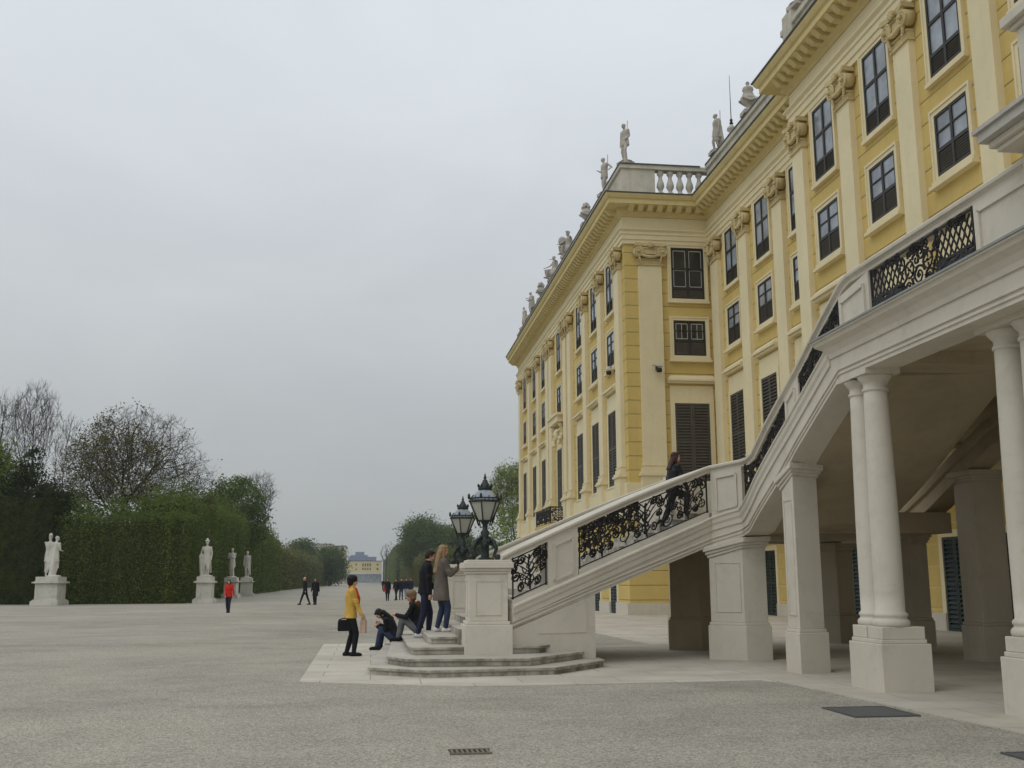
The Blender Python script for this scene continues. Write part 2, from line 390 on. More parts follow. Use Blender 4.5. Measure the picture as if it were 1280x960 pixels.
# ground storey, set back under the stair
gdW1 = [51.2,55.0,59.4,66.6,73.0,77.3,82.3]
mb = MB(); Fr((11.8,0),(0,1),(-1,0)).wall(mb, 48.2, 86.1, .55, ZB-.3, [(c-.68,c+.68,0,2.7) for c in gdW1]); part('ground_storey_wall', mb, 'yellow', palace)
mb = MB(); Fr((0,48.2),(1,0),(0,-1)).wall(mb, 12.2, XG, .55, ZB-.3, []); part('ground_storey_wall', mb, 'yellow', palace)
gdG = [46.2,41.1,37.2,30.75,28.2,24.35,20.5]
mb = MB(); FG.wall(mb, 12, 48.2, .55, ZB-.3, [(c-.7,c+.7,0,2.9) for c in gdG]); part('ground_storey_wall', mb, 'yellow_block', palace)
mb = MB()
Fr((11.66,0),(0,1),(-1,0)).wall(mb, 48.06, 86.2, -.05, .55, [(c-.68,c+.68,-.05,.55) for c in gdW1], .5); part('plinth', mb, 'plinth', palace); mb = MB()
Fr((0,48.06),(1,0),(0,-1)).wall(mb, 12.16, XG, -.05, .55, [], .4); part('plinth', mb, 'plinth', palace); mb = MB()
Fr((XG-.12,0),(0,1),(-1,0)).wall(mb, 12, 48.06, -.05, .55, [(c-.7,c+.7,-.05,.55) for c in gdG], .4); part('plinth', mb, 'plinth', palace)
# back of the block and floor of the first storey (closes the shell)
mb = MB(); mb.box(XN+.4, 30, 12, YS-.4, ZB-.3, ZB+.02); mb.box(XF+.4, 30, YS-.4, YR+.4, ZB-.3, ZB+.02); mb.box(XW1+.4,30,YR+.4,86,ZB-.3,ZB+.02)
mb.box(XN+1.6,30,11.6,12,0,20); mb.box(XW1,30,86,86.4,0,20); mb.box(29.6,30,12,86,0,20)
part('floor_and_rear_wall', mb, 'cream', palace)
mb = MB(); mb.box(XN+1.4,XN+1.5,12.2,YS-.6,ZB+.1,18); mb.box(XF+1.4,XF+1.5,YS,YR,ZB+.1,18); mb.box(XW1+1.4,XW1+1.5,YR+1.5,85.8,0,18); mb.box(13,XF+1.3,YR+1.4,YR+1.5,0,18); mb.box(XG+1,XG+1.1,12,YR,0,ZB-.35)
part('interior_partition', mb, 'interior', palace)

PATH = [(XW1,86.0),(XW1,YR),(XF,YR),(XF,YS),(XN,YS),(XN,12)]
def at(z): return [(x,y,z) for x,y in PATH]
GP = [(11.8,86.1),(11.8,48.2),(XF-.1,48.2),(XF-.1,YS-.1),(XN-.1,YS-.1),(XN-.1,12)]
mb = MB(); mb.sweep([(x,y,0) for x,y in GP], [(0,4.40),(.14,4.42),(.14,4.52),(.26,4.62),(.26,4.75),(.30,4.80),(.30,4.86),(-.3,5.0),(-.3,4.40)]); part('string_course', mb, 'cream', palace)
mb = MB(); mb.sweep(at(0), [(-.1,4.98),(.14,4.98),(.14,6.1),(.02,6.12),(-.1,6.12)]); part('pedestal_course', mb, 'cream', palace)
# entablature
mb = MB(); mb.sweep(at(0), [(-.3,17.86),(.10,17.86),(.10,18.06),(.15,18.08),(.15,18.30),(.20,18.33),(.20,18.46),(.30,18.55),(.30,18.60),(-.3,18.62)]); part('architrave', mb, 'cream', palace)
mb = MB(); mb.sweep(at(0), [(-.3,18.61),(.10,18.61),(.10,19.22),(-.3,19.24)]); part('frieze', mb, 'cream', palace)
mb = MB(); mb.sweep(at(0), [(-.3,19.23),(.14,19.23),(.20,19.34),(.34,19.42),(.34,19.62),(.92,19.64),(.92,19.86),(1.0,19.90),(1.08,20.02),(1.10,20.10),(-.3,20.16)]); part('cornice', mb, 'cornice', palace)
mb = MB(); mb.sweep(at(0), [(.9,20.12),(1.14,20.105),(1.16,20.15),(-.3,20.26),(-.3,20.16)]); part('cornice_flashing', mb, 'lead', palace)
for (a, b) in zip(PATH, PATH[1:]):
    A = Vector(a); B = Vector(b); d = (B-A); L = d.length; d.normalize(); nn = Vector((d.y,-d.x)); k = int(L/.52)
    if L < 2: continue
    mb = MB()
    for i in range(k+1):
        c = A+d*((i+.5)*L/(k+1)); p = []
        for z, o1 in ((19.40,.62),(19.635,.88)):
            for s_, o in ((-.13,.3),(.13,.3),(.13,o1),(-.13,o1)): q = c+d*s_+nn*o; p.append((q.x,q.y,z))
        mb.hexa(p)
    part('modillion_course', mb, 'cornice', palace)
# roof slab, parapet
mb = MB(); mb.prism([(XW1+.3,86),(XW1+.3,YR+.3),(XF+.3,YR+.3),(XF+.3,YS+.2),(XN+.3,YS+.2),(XN+.3,12),(30,12),(30,86)], 19.9, 20.3); part('roof', mb, 'lead', palace)
mb = MB()
def para(path, gap=None):
    mb.sweep(path, [(0,20.18),(.12,20.2),(.12,20.5),(.04,20.55),(.04,21.75),(.14,21.8),(.14,22.0),(-.4,22.03),(-.4,20.18)])
para([(XW1,86,0),(XW1,YR+.02,0),(13.6,YR+.02,0)]); para([(XF-.02,YR-.3,0),(XF-.02,YS,0)]); para([(XN,YS+.5,0),(XN,12,0)])
mb.box(13.6,XF+.3,YR-.1,YR+.38,20.18,20.52); mb.box(13.6,XF+.3,YR-.12,YR+.40,21.78,22.0)
mb.box(XN-.15,XN+.6,33.9,34.75,20.2,22.4)
part('parapet', mb, 'parapet', palace)
mb = MB(); mb.sweep([(XW1,86,0),(XW1,YR,0),(XF-.35,YR,0)], [(.18,22.0),(.18,22.05),(-.45,22.09),(-.45,22.0)]); mb.sweep([(XF-.02,YR-.4,0),(XF-.02,YS,0)], [(.18,22.0),(.18,22.05),(-.45,22.09),(-.45,22.0)]); part('parapet_coping', mb, 'lead', palace)
bal = MB(); bal.lathe([(.17,0),(.17,.12),(.09,.18),(.11,.26),(.20,.44),(.18,.60),(.10,.84),(.09,.98),(.15,1.06),(.17,1.12),(.17,1.26)], k=14)
balme = bal.mesh('baluster', M['parapet'])
for i in range(5):
    part('baluster', balme, None, palace, Matrix.Translation((13.92+i*.50,YR+.14,20.52)))

# pilasters with composite capitals
def capital_mesh(w):
    h = 1.12; m = MB(); rng = random.Random(3)
    m.box(-w/2-.02,w/2+.02,0,.20,0,.28)                     # necking
    for z, e in ((.0,.05),(.27,.04)): m.box(-w/2-e,w/2+e,0,.21+e,z,z+.06)
    m.prism([(-w/2,0),(w/2,0),(w/2+.10,.30),(-w/2-.10,.30)], .55, .92)
    m.prism([(-w/2-.16,0),(w/2+.16,0),(w/2+.2,.44),(w/4,.34),(-w/4,.34),(-w/2-.2,.44)], .94, 1.09)
    for sx in (-1,1):
        cx, cz = sx*(w/2+.03), .66
        pts = []
        for i in range(40):                                     # volute spiral on the front
            t = i/39*2.6*2*math.pi; r = .27*(1-i/46); pts.append((cx+sx*r*math.cos(t+1.2), .33+.05*i/39, cz+r*math.sin(t+1.2)))
        m.tube(pts, [.055*(1-.5*i/39) for i in range(40)], 6)
        m.tube([(cx,.05,cz),(cx,.36,cz)], .235, 16); m.sphere((cx,.42,cz), .07, 8, 6)
        for i in range(5): m.sphere((sx*(w/2-.02-.02*i), .31, .40-.075*i), .062-.006*i, 8, 6)   # bud drop under each volute
    sw = [(x, .30+.05*math.cos(x/w*3), .56-.16*math.cos(x/(w*.5)*math.pi/2)) for x in np.linspace(-w*.42,w*.42,11)]
    m.tube(sw, [.05+.035*math.cos((i-5)/5*1.4) for i in range(11)], 8)
    m.sphere((0,.38,.99), .13, 10, 7, (1.3,.7,1))
    for i in range(8):
        a = 2*math.pi*i/8; m.sphere((.13*math.cos(a),.42,.99+.10*math.sin(a)), .05, 6, 5)
    for i in range(9):
        x = -w*.4+w*.8*i/8; m.sphere((x,.32,.84), .045, 6, 5)
    return m.mesh('capital', M['ornament'])
CAPM = {}
def pilaster(fr, u, w, d=.20, cap=True, ped=True):
    m = MB(); fr.box(m, u-w/2, u+w/2, 6.95, 16.74, -.05, d)
    for z0, z1, e in ((6.62,6.80,.09),(6.80,6.90,.045),(6.90,6.95,.07)): fr.box(m, u-w/2-e, u+w/2+e, z0, z1, -.05, d+e)
    if ped:
        fr.box(m, u-w/2-.12, u+w/2+.12, 4.985, 6.42, -.05, d+.14); fr.box(m, u-w/2-.2, u+w/2+.2, 6.42, 6.52, -.05, d+.22); fr.box(m, u-w/2-.15, u+w/2+.15, 6.52, 6.62, -.05, d+.16)
        fr.box(m, u-w/2-.18, u+w/2+.18, 4.984, 5.2, -.05, d+.19)
    o = part('pilaster', m, 'cream', palace)
    if cap:
        k = round(w,2)
        if k not in CAPM: CAPM[k] = capital_mesh(k)
        part('capital', CAPM[k], None, o, fr.mat(u,16.74,d-.19))
    # entablature breaks forward above nothing: the photo's architrave runs straight
for u in (49.4,53.5,57.7,62.4,64.0,69.4,70.8,74.9,79.5,84.6): pilaster(FW1, u, .95 if u not in (62.4,64.0,69.4,70.8) else 1.0)
pilaster(FR, 13.17, 1.15)
for u, w in ((47.15,1.0),(43.2,1.0),(39.1,1.0),(35.2,.9)): pilaster(FF, u, w)
for u in (33.95,30.2,26.35,22.5,18.65,14.8): pilaster(FN, u, .9)
mb = MB(); FW1.box(mb, 65.0, 68.3, 11.55, 11.95, -.05, .5); FW1.box(mb, 64.8, 68.5, 11.95, 12.1, -.05, .6)
for s_ in (-1,1):
    for z in np.linspace(10.3,11.4,6): mb.sphere((XW1-.15-.1*math.sin(z*5),66.65+s_*(1.15+.12*math.sin(z*9)),z), .16, 8, 6)
mb.sphere((XW1-.2,66.65,10.9), .34, 10, 8, (.7,1,1.2))
part('door_hood', mb, 'cream', palace)

# windows: shared meshes, one object per window with frame, panes and louvre panel below
def w_meshes(w, h, louv, bars, mezz):
    g = {}
    s = MB(); e = .165   # surround
    for x0,x1,z0,z1 in ((-w/2-e,-w/2,-e,h+e),(w/2,w/2+e,-e,h+e),(-w/2,w/2,h,h+e),(-w/2,w/2,-e,0)): s.box(x0,x1,-.30,.07,z0,z1)
    for x0,x1,z0,z1 in ((-w/2-e-.03,-w/2-e+.04,-e-.03,h+e+.03),(w/2+e-.04,w/2+e+.03,-e-.03,h+e+.03),(-w/2-e+.04,w/2+e-.04,h+e-.04,h+e+.03)): s.box(x0,x1,-.02,.105,z0,z1)
    s.box(-w/2-e-.05,w/2+e+.05,-.02,.15,-e-.06,-e+.06)
    if mezz: s.box(-w/2-e-.1,w/2+e+.1,-.02,.22,-e-.16,-e-.062)
    g['surround'] = s.mesh('window', M['cream'])
    f = MB(); t = .075; d0, d1 = -.02, .06
    for x0,x1 in ((-w/2,-w/2+t),(w/2-t,w/2),(-.055,.055)): f.box(x0,x1,d0,d1,0,h)
    for z0,z1 in ((0,t),(h-t,h),(louv-.05,louv+.05)):
        f.box(-w/2+t,-.055,d0+.003,d1-.003,z0,z1); f.box(.055,w/2-t,d0+.003,d1-.003,z0,z1)
    zz = [louv+(h-louv)*.48] if bars in (1,4) else [louv+(h-louv)*.5]
    for z in zz:
        b = .05 if bars in (1,4) else .018
        f.box(-w/2+t,-.055,d0+.003,d1-.003,z-b,z+b); f.box(.055,w/2-t,d0+.003,d1-.003,z-b,z+b)
    if bars >= 3:   # pale inner casements seen through the dark panes
        i_ = MB(); zs = [louv+.12,louv+(h-louv)*(.45 if bars == 4 else .5),h-.16]
        for a,b in ((-w/2+.13,-.10),(.10,w/2-.13)):
            for z in zs: i_.box(a,b,.021,.026,z-.018,z+.018)
            xs_ = (a,b) if bars == 4 else (a,(a+b)/2,b)
            for x in xs_: i_.box(x-.016,x+.016,.0215,.0265,zs[0],zs[-1])
        g['inner'] = i_.mesh('inner_casement', M['lamp_glass'])
    g['sash'] = f.mesh('sash', M['sash'])
    p = MB(); p.box(-w/2+.02,w/2-.02,.0,.02,louv,h-.02); g['pane'] = p.mesh('pane', M['pane']); g['pane_dark'] = p.mesh('pane', M['pane_dark'])
    c = MB(); rng = random.Random(1)
    for sx in (-1,1):
        for i in range(10): x = sx*(.1+i*(w/2-.14)/10); c.box(x-.03,x+.03,-.30-.025*(i%2),-.27-.025*(i%2),louv,h)
    g['curtain'] = c.mesh('curtain', M['curtain'])
    l = MB()
    for sx in (-1,1):
        a, b = (.055, w/2-t) if sx > 0 else (-w/2+t, -.055)
        n = int((louv-.12)/.075)
        for i in range(n):
            z = t+(louv-.05-t)*(i+.5)/n; hh = .04
            l.hexa([(a,.05,z-hh),(b,.05,z-hh),(b,.055,z-hh),(a,.055,z-hh),(a,.0,z+hh),(b,.0,z+hh),(b,.005,z+hh),(a,.005,z+hh)])
        l.box(a,b,-.01,-.005,t,louv-.05)
    g['louvre'] = l.mesh('louvre_panel', M['louvre'])
    return g
def shutter_meshes(w, h, hood='curve', mat='dark_wood'):
    g = {}; s = MB(); e = .22
    for x0,x1,z0,z1 in ((-w/2-e,-w/2,0,h+e),(w/2,w/2+e,0,h+e),(-w/2,w/2,h,h+e)): s.box(x0,x1,-.38,.08,z0,z1)
    if hood:
        s.box(-w/2-e,w/2+e,-.02,.05,h+e,h+.86)
        n = 12; top = []; W2 = w/2+e+.12
        for i in range(n+1):
            x = -W2+2*W2*i/n; top.append((x, h+.86+(.10 if hood == 'flat' else .14*max(0,math.cos(x/W2*math.pi/2))**1.0)))
        for k, (dz, dep) in enumerate(((0,.22),(.10,.32))):
            vs = []; fs = []
            for x, z in top: vs += [(x,-.02,z+dz),(x,dep,z+dz),(x,dep,z+dz+.099),(x,-.02,z+dz+.099)]
            for i in range(n):
                for j in range(4): fs.append((i*4+j,i*4+(j+1)%4,i*4+4+(j+1)%4,i*4+4+j))
            fs += [(0,1,2,3),(n*4,n*4+3,n*4+2,n*4+1)]; s.add(vs, fs)
        if hood == 'flat': s.hexa([(-W2,-.02,h+1.161),(W2,-.02,h+1.161),(W2,.3,h+1.161),(-W2,.3,h+1.161),(-W2+.15,-.02,h+1.36),(W2-.15,-.02,h+1.36),(W2-.15,.1,h+1.36),(-W2+.15,.1,h+1.36)])
        s.box(-w/2-e-.03,w/2+e+.03,-.02,.14,-.14,0)
    g['surround'] = s.mesh('shuttered_window', M['cream'])
    l = MB(); t = .09; L = w/2
    for x0,x1,z0,z1 in ((.01,t,0,h),(L-t,L-.01,0,h),(t,L-t,0,t),(t,L-t,h-t,h),(t,L-t,h*.5-.06,h*.5+.06)): l.box(x0,x1,.0,.06,z0,z1)
    l.box(t,L-t,-.01,-.005,t,h-t)
    n = int(h/.15)
    for i in range(n):
        z = t+(h-2*t)*(i+.5)/n
        if abs(z-h*.5) < .1: continue
        l.hexa([(t,.062,z-.05),(L-t,.062,z-.05),(L-t,.074,z-.05),(t,.074,z-.05),(t,-.002,z+.05),(L-t,-.002,z+.05),(L-t,.01,z+.05),(t,.01,z+.05)])
    g['leaf'] = l.mesh('shutter', M[mat]); l.v = [(-x,y,z) for x,y,z in l.v]; g['leaf2'] = l.mesh('shutter', M[mat]); return g
G_UP = w_meshes(1.55,2.6,.62,1,False); G_UPR = w_meshes(1.66,2.6,.50,4,False); G_MZR = w_meshes(1.6,1.75,.72,3,True); G_MZ = w_meshes(1.6,1.75,.72,2,True)
G_SH = shutter_meshes(1.75,3.75,'flat'); G_SHR = shutter_meshes(1.72,3.75,'flat'); G_GD = shutter_meshes(1.34,2.68,None,'green_wood'); G_GG = shutter_meshes(1.38,2.88,None,'green_wood')
wrng = random.Random(5)
def window(fr, u, z, g, dark=False, curtain=True):
    b = fr.mat(u, z); o = part('window', g['surround'], None, palace, b)
    for k in ('sash','louvre'): part({'sash':'sash','louvre':'louvre_panel'}[k], g[k], None, o, b)
    part('pane', g['pane_dark' if dark else 'pane'], None, o, b)
    if 'inner' in g: part('inner_casement', g['inner'], None, o, b)
def shutters(fr, u, z, g):
    b = fr.mat(u, z); o = part('shuttered_window', g['surround'], None, palace, b)
    part('shutter', g['leaf'], None, o, b); part('shutter', g['leaf2'], None, o, b)
for fr, cs in ((FW1,W1C),(FF,FFC),(FN,FNC)):
    for u in cs:
        window(fr, u, UP[0], G_UP); window(fr, u, MZ[0], G_MZ); shutters(fr, u, MAIN[0], G_SH)
window(FR, RC[0], UP[0], G_UPR, True); window(FR, RC[0], MZ[0], G_MZR, True); shutters(FR, RC[0], MAIN[0], G_SHR)
fg1 = Fr((11.8,0),(0,1),(-1,0))
for u in gdW1: shutters(fg1, u, .01, G_GD)
for u in gdG: shutters(FG, u, .01, G_GG)
# iron balcony on the far wing
mb = MB(); mb.box(10.75,11.9,64.1,70.1,4.87,5.05); mb.box(11.0,11.9,64.5,69.7,4.7,4.87)
for y in (64.9,67.1,69.3): mb.hexa([(11.1,y-.2,4.4),(11.9,y-.2,3.7),(11.9,y+.2,3.7),(11.1,y+.2,4.4),(11.0,y-.2,4.7),(11.9,y-.2,4.7),(11.9,y+.2,4.7),(11.0,y+.2,4.7)])
balc = part('balcony', mb, 'yellow_plain', palace)
# ------------------------------------------------------------------ wrought iron
def spiral(c, r, turns, a0, sgn=1, k=26):
    return [(c[0]+r*(1-.82*i/k)*math.cos(a0+sgn*turns*2*math.pi*i/k), c[1]+r*(1-.82*i/k)*math.sin(a0+sgn*turns*2*math.pi*i/k)) for i in range(k+1)]
def ironwork(w, h, seed, t=.016, lattice=False, dense=1.0):
    """2D scrollwork filling w x h: list of (points, radius) and blobs (x, z, r)"""
    rng = random.Random(seed); L = []; B = []
    L.append(([(0,.03),(w,.03)], t*1.1)); L.append(([(0,h-.03),(w,h-.03)], t*1.1))
    for x in (.03, w-.03): L.append(([(x,0),(x,h)], t*1.4))
    circ = []
    def free(x, z, r): return all((x-a)**2+(z-b)**2 > (r+c)**2*.86 for a,b,c in circ)
    half = w/2
    if lattice:
        zb = h*.36
        for k in range(int(w/.13)+4):
            x = k*.13-.3
            for s_ in (-1,1):
                a = (x, zb); b_ = (x+s_*(h*.92-zb)*.62, h*.92)
                pts = [(a[0]+(b_[0]-a[0])*q, a[1]+(b_[1]-a[1])*q) for q in np.linspace(0,1,9)]
                pts = [p for p in pts if .04 < p[0] < w-.04 and abs(p[0]-half) > .42]
                if len(pts) > 1: L.append((pts, t*.8))
        for s_ in (0,1):
            x0, x1 = (.06, half-.45) if s_ == 0 else (half+.45, w-.06)
            for z in np.linspace(.07,zb-.05,6):
                pts = [(x, z+.03*math.sin(x*14+z*20)) for x in np.linspace(x0,x1,22)]; L.append((pts, t*2.0))
            L.append(([(x0,zb),(x1,zb)], t*1.6))
            for z in np.linspace(.1,zb-.1,3):
                for x in np.arange(x0+.05,x1,.16): B.append((x+rng.uniform(-.03,.03), z, .05))
        cands = [(half+dx, h*f, r) for dx, f, r in ((0,.72,.17),(0,.36,.15),(-.25,.55,.13),(.25,.55,.13),(-.28,.25,.12),(.28,.25,.12),(-.2,.86,.1),(.2,.86,.1))]
        for c in cands: circ.append(c)
        for i in range(18):
            circ.append((rng.uniform(.1,w-.1), h*rng.uniform(.88,.98), .055))
    else:
        n_st = max(1, int(round(w/.95)))
        for i in range(n_st):                                   # tree-like stems with paired branches
            cx = w*(i+.5)/n_st; zs = np.linspace(.05,h-.08,12)
            L.append(([(cx+.02*math.sin(z*9+i), z) for z in zs], t*1.6))
            for k, z in enumerate(np.linspace(h*.14,h*.78,5)):
                ln = (.20+.20*math.sin(k/4*math.pi))*min(1,w/n_st/.9)
                for s_ in (-1,1):
                    arc = [(cx+s_*ln*q, z+ln*.75*math.sin(q*1.5)) for q in np.linspace(0,1,8)]
                    L.append((arc, [t*1.3*(1-.4*q) for q in np.linspace(0,1,8)]))
                    c = (arc[-1][0], arc[-1][1]+s_*0-.07); r = .075+.02*rng.random()
                    L.append((spiral(c, r, 1.4, math.pi/2, s_*-1, 18), t))
                    circ.append((c[0],c[1],r)); B.append((c[0],c[1],.022)); B.append((cx+s_*ln*.5, z+ln*.5, .026))
            B.append((cx,h*.22,.075)); B.append((cx,h*.52,.045)); B.append((cx,h-.13,.045))
            circ.append((cx,h*.3,.1))
    for r0 in (.15,.115,.085,.062):
        for _ in range(int(240*dense)):
            x, z = rng.uniform(.05+r0,max(.06+r0,w-.05-r0)), rng.uniform(.05+r0,h-.05-r0)
            if not (r0 < x < w-r0): continue
            if lattice and abs(x-half) > .5: continue
            if free(x, z, r0): circ.append((x,z,r0))
    for x, z, r in circ:
        m = rng.random(); a0 = rng.uniform(0,6.28); sg = rng.choice((-1,1))
        if m < .55:
            L.append((spiral((x,z), r*.98, rng.choice((1.3,1.7)), a0, sg), [t*1.15*(1-.35*q/26) for q in range(27)])); B.append((x,z,r*.22))
            for q in (.12,.3,.5): B.append((x+r*.9*math.cos(a0+sg*q*6), z+r*.9*math.sin(a0+sg*q*6), .024))
        elif m < .8:
            L.append(([(x+r*.9*math.cos(q), z+r*.9*math.sin(q)) for q in np.linspace(0,6.283,15)], t)); B.append((x,z,r*.26))
            for q in range(4): L.append(([(x+r*.3*math.cos(a0+q*1.57),z+r*.3*math.sin(a0+q*1.57)),(x+r*.9*math.cos(a0+q*1.57),z+r*.9*math.sin(a0+q*1.57))], t*.8))
        else:
            L.append((spiral((x+r*.35,z+r*.2), r*.6, 1.2, a0, sg, 16), t*1.1)); L.append((spiral((x-r*.35,z-r*.2), r*.6, 1.2, a0+3.14, sg, 16), t*1.1)); B.append((x,z,.03))
    cs = sorted(circ)                                            # ties between neighbours
    for i, (x,z,r) in enumerate(cs):
        near = sorted(circ, key=lambda c: (c[0]-x)**2+(c[1]-z)**2)[1:3]
        for c in near:
            d = math.hypot(c[0]-x,c[1]-z)
            if d > r+c[2]+.14 or d < .02: continue
            L.append(([(x+(c[0]-x)*r*.9/d, z+(c[1]-z)*r*.9/d), ((x+c[0])/2+.012, (z+c[1])/2), (c[0]-(c[0]-x)*c[2]*.9/d, c[1]-(c[1]-z)*c[2]*.9/d)], t))
    return L, B
def grille_mesh(mb, p0, p1, b0, b1, t0, t1, seed, t=.016, lattice=False, dense=1.0):
    """scrollwork between plan points p0,p1; bottom heights b0,b1; top heights t0,t1 (sheared to the slope)"""
    p0 = Vector((p0[0],p0[1],0)); p1 = Vector((p1[0],p1[1],0)); w = (p1-p0).length; h = min(t0-b0, t1-b1); nn = (p1-p0).normalized().cross(Vector((0,0,1)))
    L, B = ironwork(w, h, seed, t, lattice, dense)
    def q(x, z, d=0):
        f = max(0,min(1,x/w)); bz = b0+(b1-b0)*f; tz = t0+(t1-t0)*f; p = p0+(p1-p0)*f+nn*d; return (p.x,p.y,bz+(tz-bz)*max(0,min(1,z/h)))
    rng = random.Random(seed+9)
    for pts, r in L:
        mb.tube([q(x,z,rng.uniform(-.006,.006)) for x,z in pts], r, 4, True, False)
    for x, z, r in B:
        c = q(x,z); vs = []; a0 = rng.uniform(0,1)
        k = 6
        for i in range(k):
            a = a0+6.283*i/k; vs.append(q(min(max(x+r*(1 if i%2 else .62)*math.cos(a),.01),w-.01), min(max(z+r*(1 if i%2 else .62)*math.sin(a),.01),h-.01)))
        top = Vector(c)+nn*.035; bot = Vector(c)-nn*.035
        mb.add(vs+[top,bot], [(i,(i+1)%k,k) for i in range(k)]+[((i+1)%k,i,k+1) for i in range(k)])
    return mb
mb = MB(); grille_mesh(mb, (11.85,64.2), (10.82,64.2), 5.06,5.06,6.02,6.02, 4, .018); grille_mesh(mb, (10.82,64.2), (10.82,70.0), 5.06,5.06,6.02,6.02, 5, .020); mb.tube([(11.9,64.2,6.05),(10.82,64.2,6.05),(10.82,70,6.05),(11.9,70,6.05)], .035, 6)
part('railing', mb, 'iron', balc)

# ------------------------------------------------------------------ garden staircase
stair = thing('garden_staircase', 'white stone garden staircase with wrought iron balustrades climbing to a balcony on paired columns', 'staircase', (7.3,20.7,0))
A, B, C = (2.57,19.64),(6.98,21.27),(7.48,20.77)
def lerp(a, b, f): return a+(b-a)*f
def lin(v, xs, ys): return float(np.interp(v, xs, ys))
def on1(f): return (lerp(A[0],B[0],f), lerp(A[1],B[1],f))
F1 = [0,.16,.315,.594,.849,1]; M1 = [1.10,1.38,1.65,2.14,2.58,2.84]; B1 = [.70,.96,1.22,1.66,2.06,2.30]
# bottom and top of the near string wall, along the path
path = []; bot = []; top = []
for f in np.linspace(0,1,13):
    path.append(on1(f)); bot.append(lin(f,F1,B1)); top.append(lin(f,F1,M1))
path.append(((B[0]+C[0])/2,(B[1]+C[1])/2)); bot.append(2.38); top.append(2.92)
path.append(C); bot.append(2.47); top.append(2.99)
xfl = lambda y: lin(-y,[-20.5,-19.6,-18.6,-4],[7.44,7.34,7.3,7.3])
ybot = [20.77,20.16,19.2,18.24,17.36,16.31,15.53,4]; zbot = [2.47,2.54,2.93,3.36,3.84,4.36,4.73,4.73]
ytop = [20.77,20.38,19.9,19.41,17.71,15.83,15.5,4]; ztop = [2.99,3.06,3.25,3.49,4.30,5.24,5.38,5.40]
for y in (20.5,20.2,19.9,19.41,18.9,18.24,17.71,17.36,16.9,16.31,15.83,15.53,15.4,4.0):
    path.append((xfl(y),y)); bot.append(lin(-y,[-v for v in ybot],zbot)); top.append(lin(-y,[-v for v in ytop],ztop))
mb = MB(); mb.ribbon(path, bot, [t-.02 for t in top], .5); part('string_wall', mb, 'stone', stair)
P3 = [(p[0],p[1],t) for p, t in zip(path, top)]
mb = MB(); mb.sweep([p for p in P3 if p[1] > 15.6 or p[1] > 21], [(-.02,-.24),(.03,-.24),(.032,-.15),(.06,-.10),(.065,-.02),(.09,.0),(.09,.03),(.06,.05),(-.52,.05),(-.52,-.04),(-.02,-.04)]); part('string_moulding', mb, 'stone', stair)
PB = [(p[0],p[1],b) for p, b in zip(path, bot)]
mb = MB(); mb.sweep(PB, [(-.01,.06),(.02,.06),(.025,.075),(.02,.09),(-.01,.09)]); mb.sweep(PB, [(-.01,.135),(.028,.135),(.032,.15),(.028,.165),(-.01,.165)]); part('string_bead', mb, 'stone', stair)
# balcony cornice projects further and is capped with lead
mb = MB(); bp = [(7.75,15.78,0),(7.3,15.78,0),(7.3,4.0,0)]
mb.sweep(bp, [(-.02,5.10),(.03,5.10),(.05,5.17),(.11,5.25),(.20,5.31),(.22,5.36),(.26,5.37),(.26,5.40),(-.3,5.42),(-.3,5.10)]); part('balcony_cornice', mb, 'stone', stair)
mb = MB(); mb.sweep(bp, [(.28,5.395),(.28,5.425),(-.2,5.445),(-.2,5.42),(.25,5.405)]); part('cornice_flashing', mb, 'zinc', stair)

# hand rail and posts; grilles between
ra = [(2.38,19.57,2.06)]+[(*on1(f), lin(f,[0,.54,1],[2.15,3.18,3.96])) for f in np.linspace(0,1,6)]+[(*C,4.04),(xfl(20.2),20.2,4.02),(xfl(19.7),19.73,4.08),(7.3,18.81,4.52),(7.3,17.16,5.32),(7.3,16.15,5.87),(7.3,15.32,6.28),(7.3,15.1,6.33),(7.3,4,6.36)]
RAIL = [(-.04,-.15),(-.04,-.10),(-.015,-.085),(-.01,-.075),(.02,-.07),(.03,-.02),(.01,0),(-.33,0),(-.36,-.02),(-.345,-.07),(-.31,-.075),(-.30,-.085),(-.27,-.10),(-.27,-.15)]
mb = MB(); mb.sweep(ra, RAIL); part('handrail', mb, 'stone', stair, bevel=.012)
def railz(p):
    best = None
    for a, b in zip(ra, ra[1:]):
        ab = Vector(b[:2])-Vector(a[:2]); f = (Vector(p)-Vector(a[:2])).dot(ab)/max(ab.length_squared,1e-9); f = max(0,min(1,f))
        d = (Vector(a[:2])+ab*f-Vector(p)).length
        if best is None or d < best[0]: best = (d, lerp(a[2],b[2],f))
    return best[1]
def ledz(p):
    best = None
    for a, b in zip(P3, P3[1:]):
        ab = Vector(b[:2])-Vector(a[:2]); f = (Vector(p)-Vector(a[:2])).dot(ab)/max(ab.length_squared,1e-9); f = max(0,min(1,f))
        d = (Vector(a[:2])+ab*f-Vector(p)).length
        if best is None or d < best[0]: best = (d, lerp(a[2],b[2],f))
    return best[1]
def shift(p, q, d):   # move the plan segment p->q by d to the left of travel
    v = (Vector(q)-Vector(p)).normalized(); n = Vector((-v.y,v.x))*d; return (p[0]+n.x,p[1]+n.y),(q[0]+n.x,q[1]+n.y)
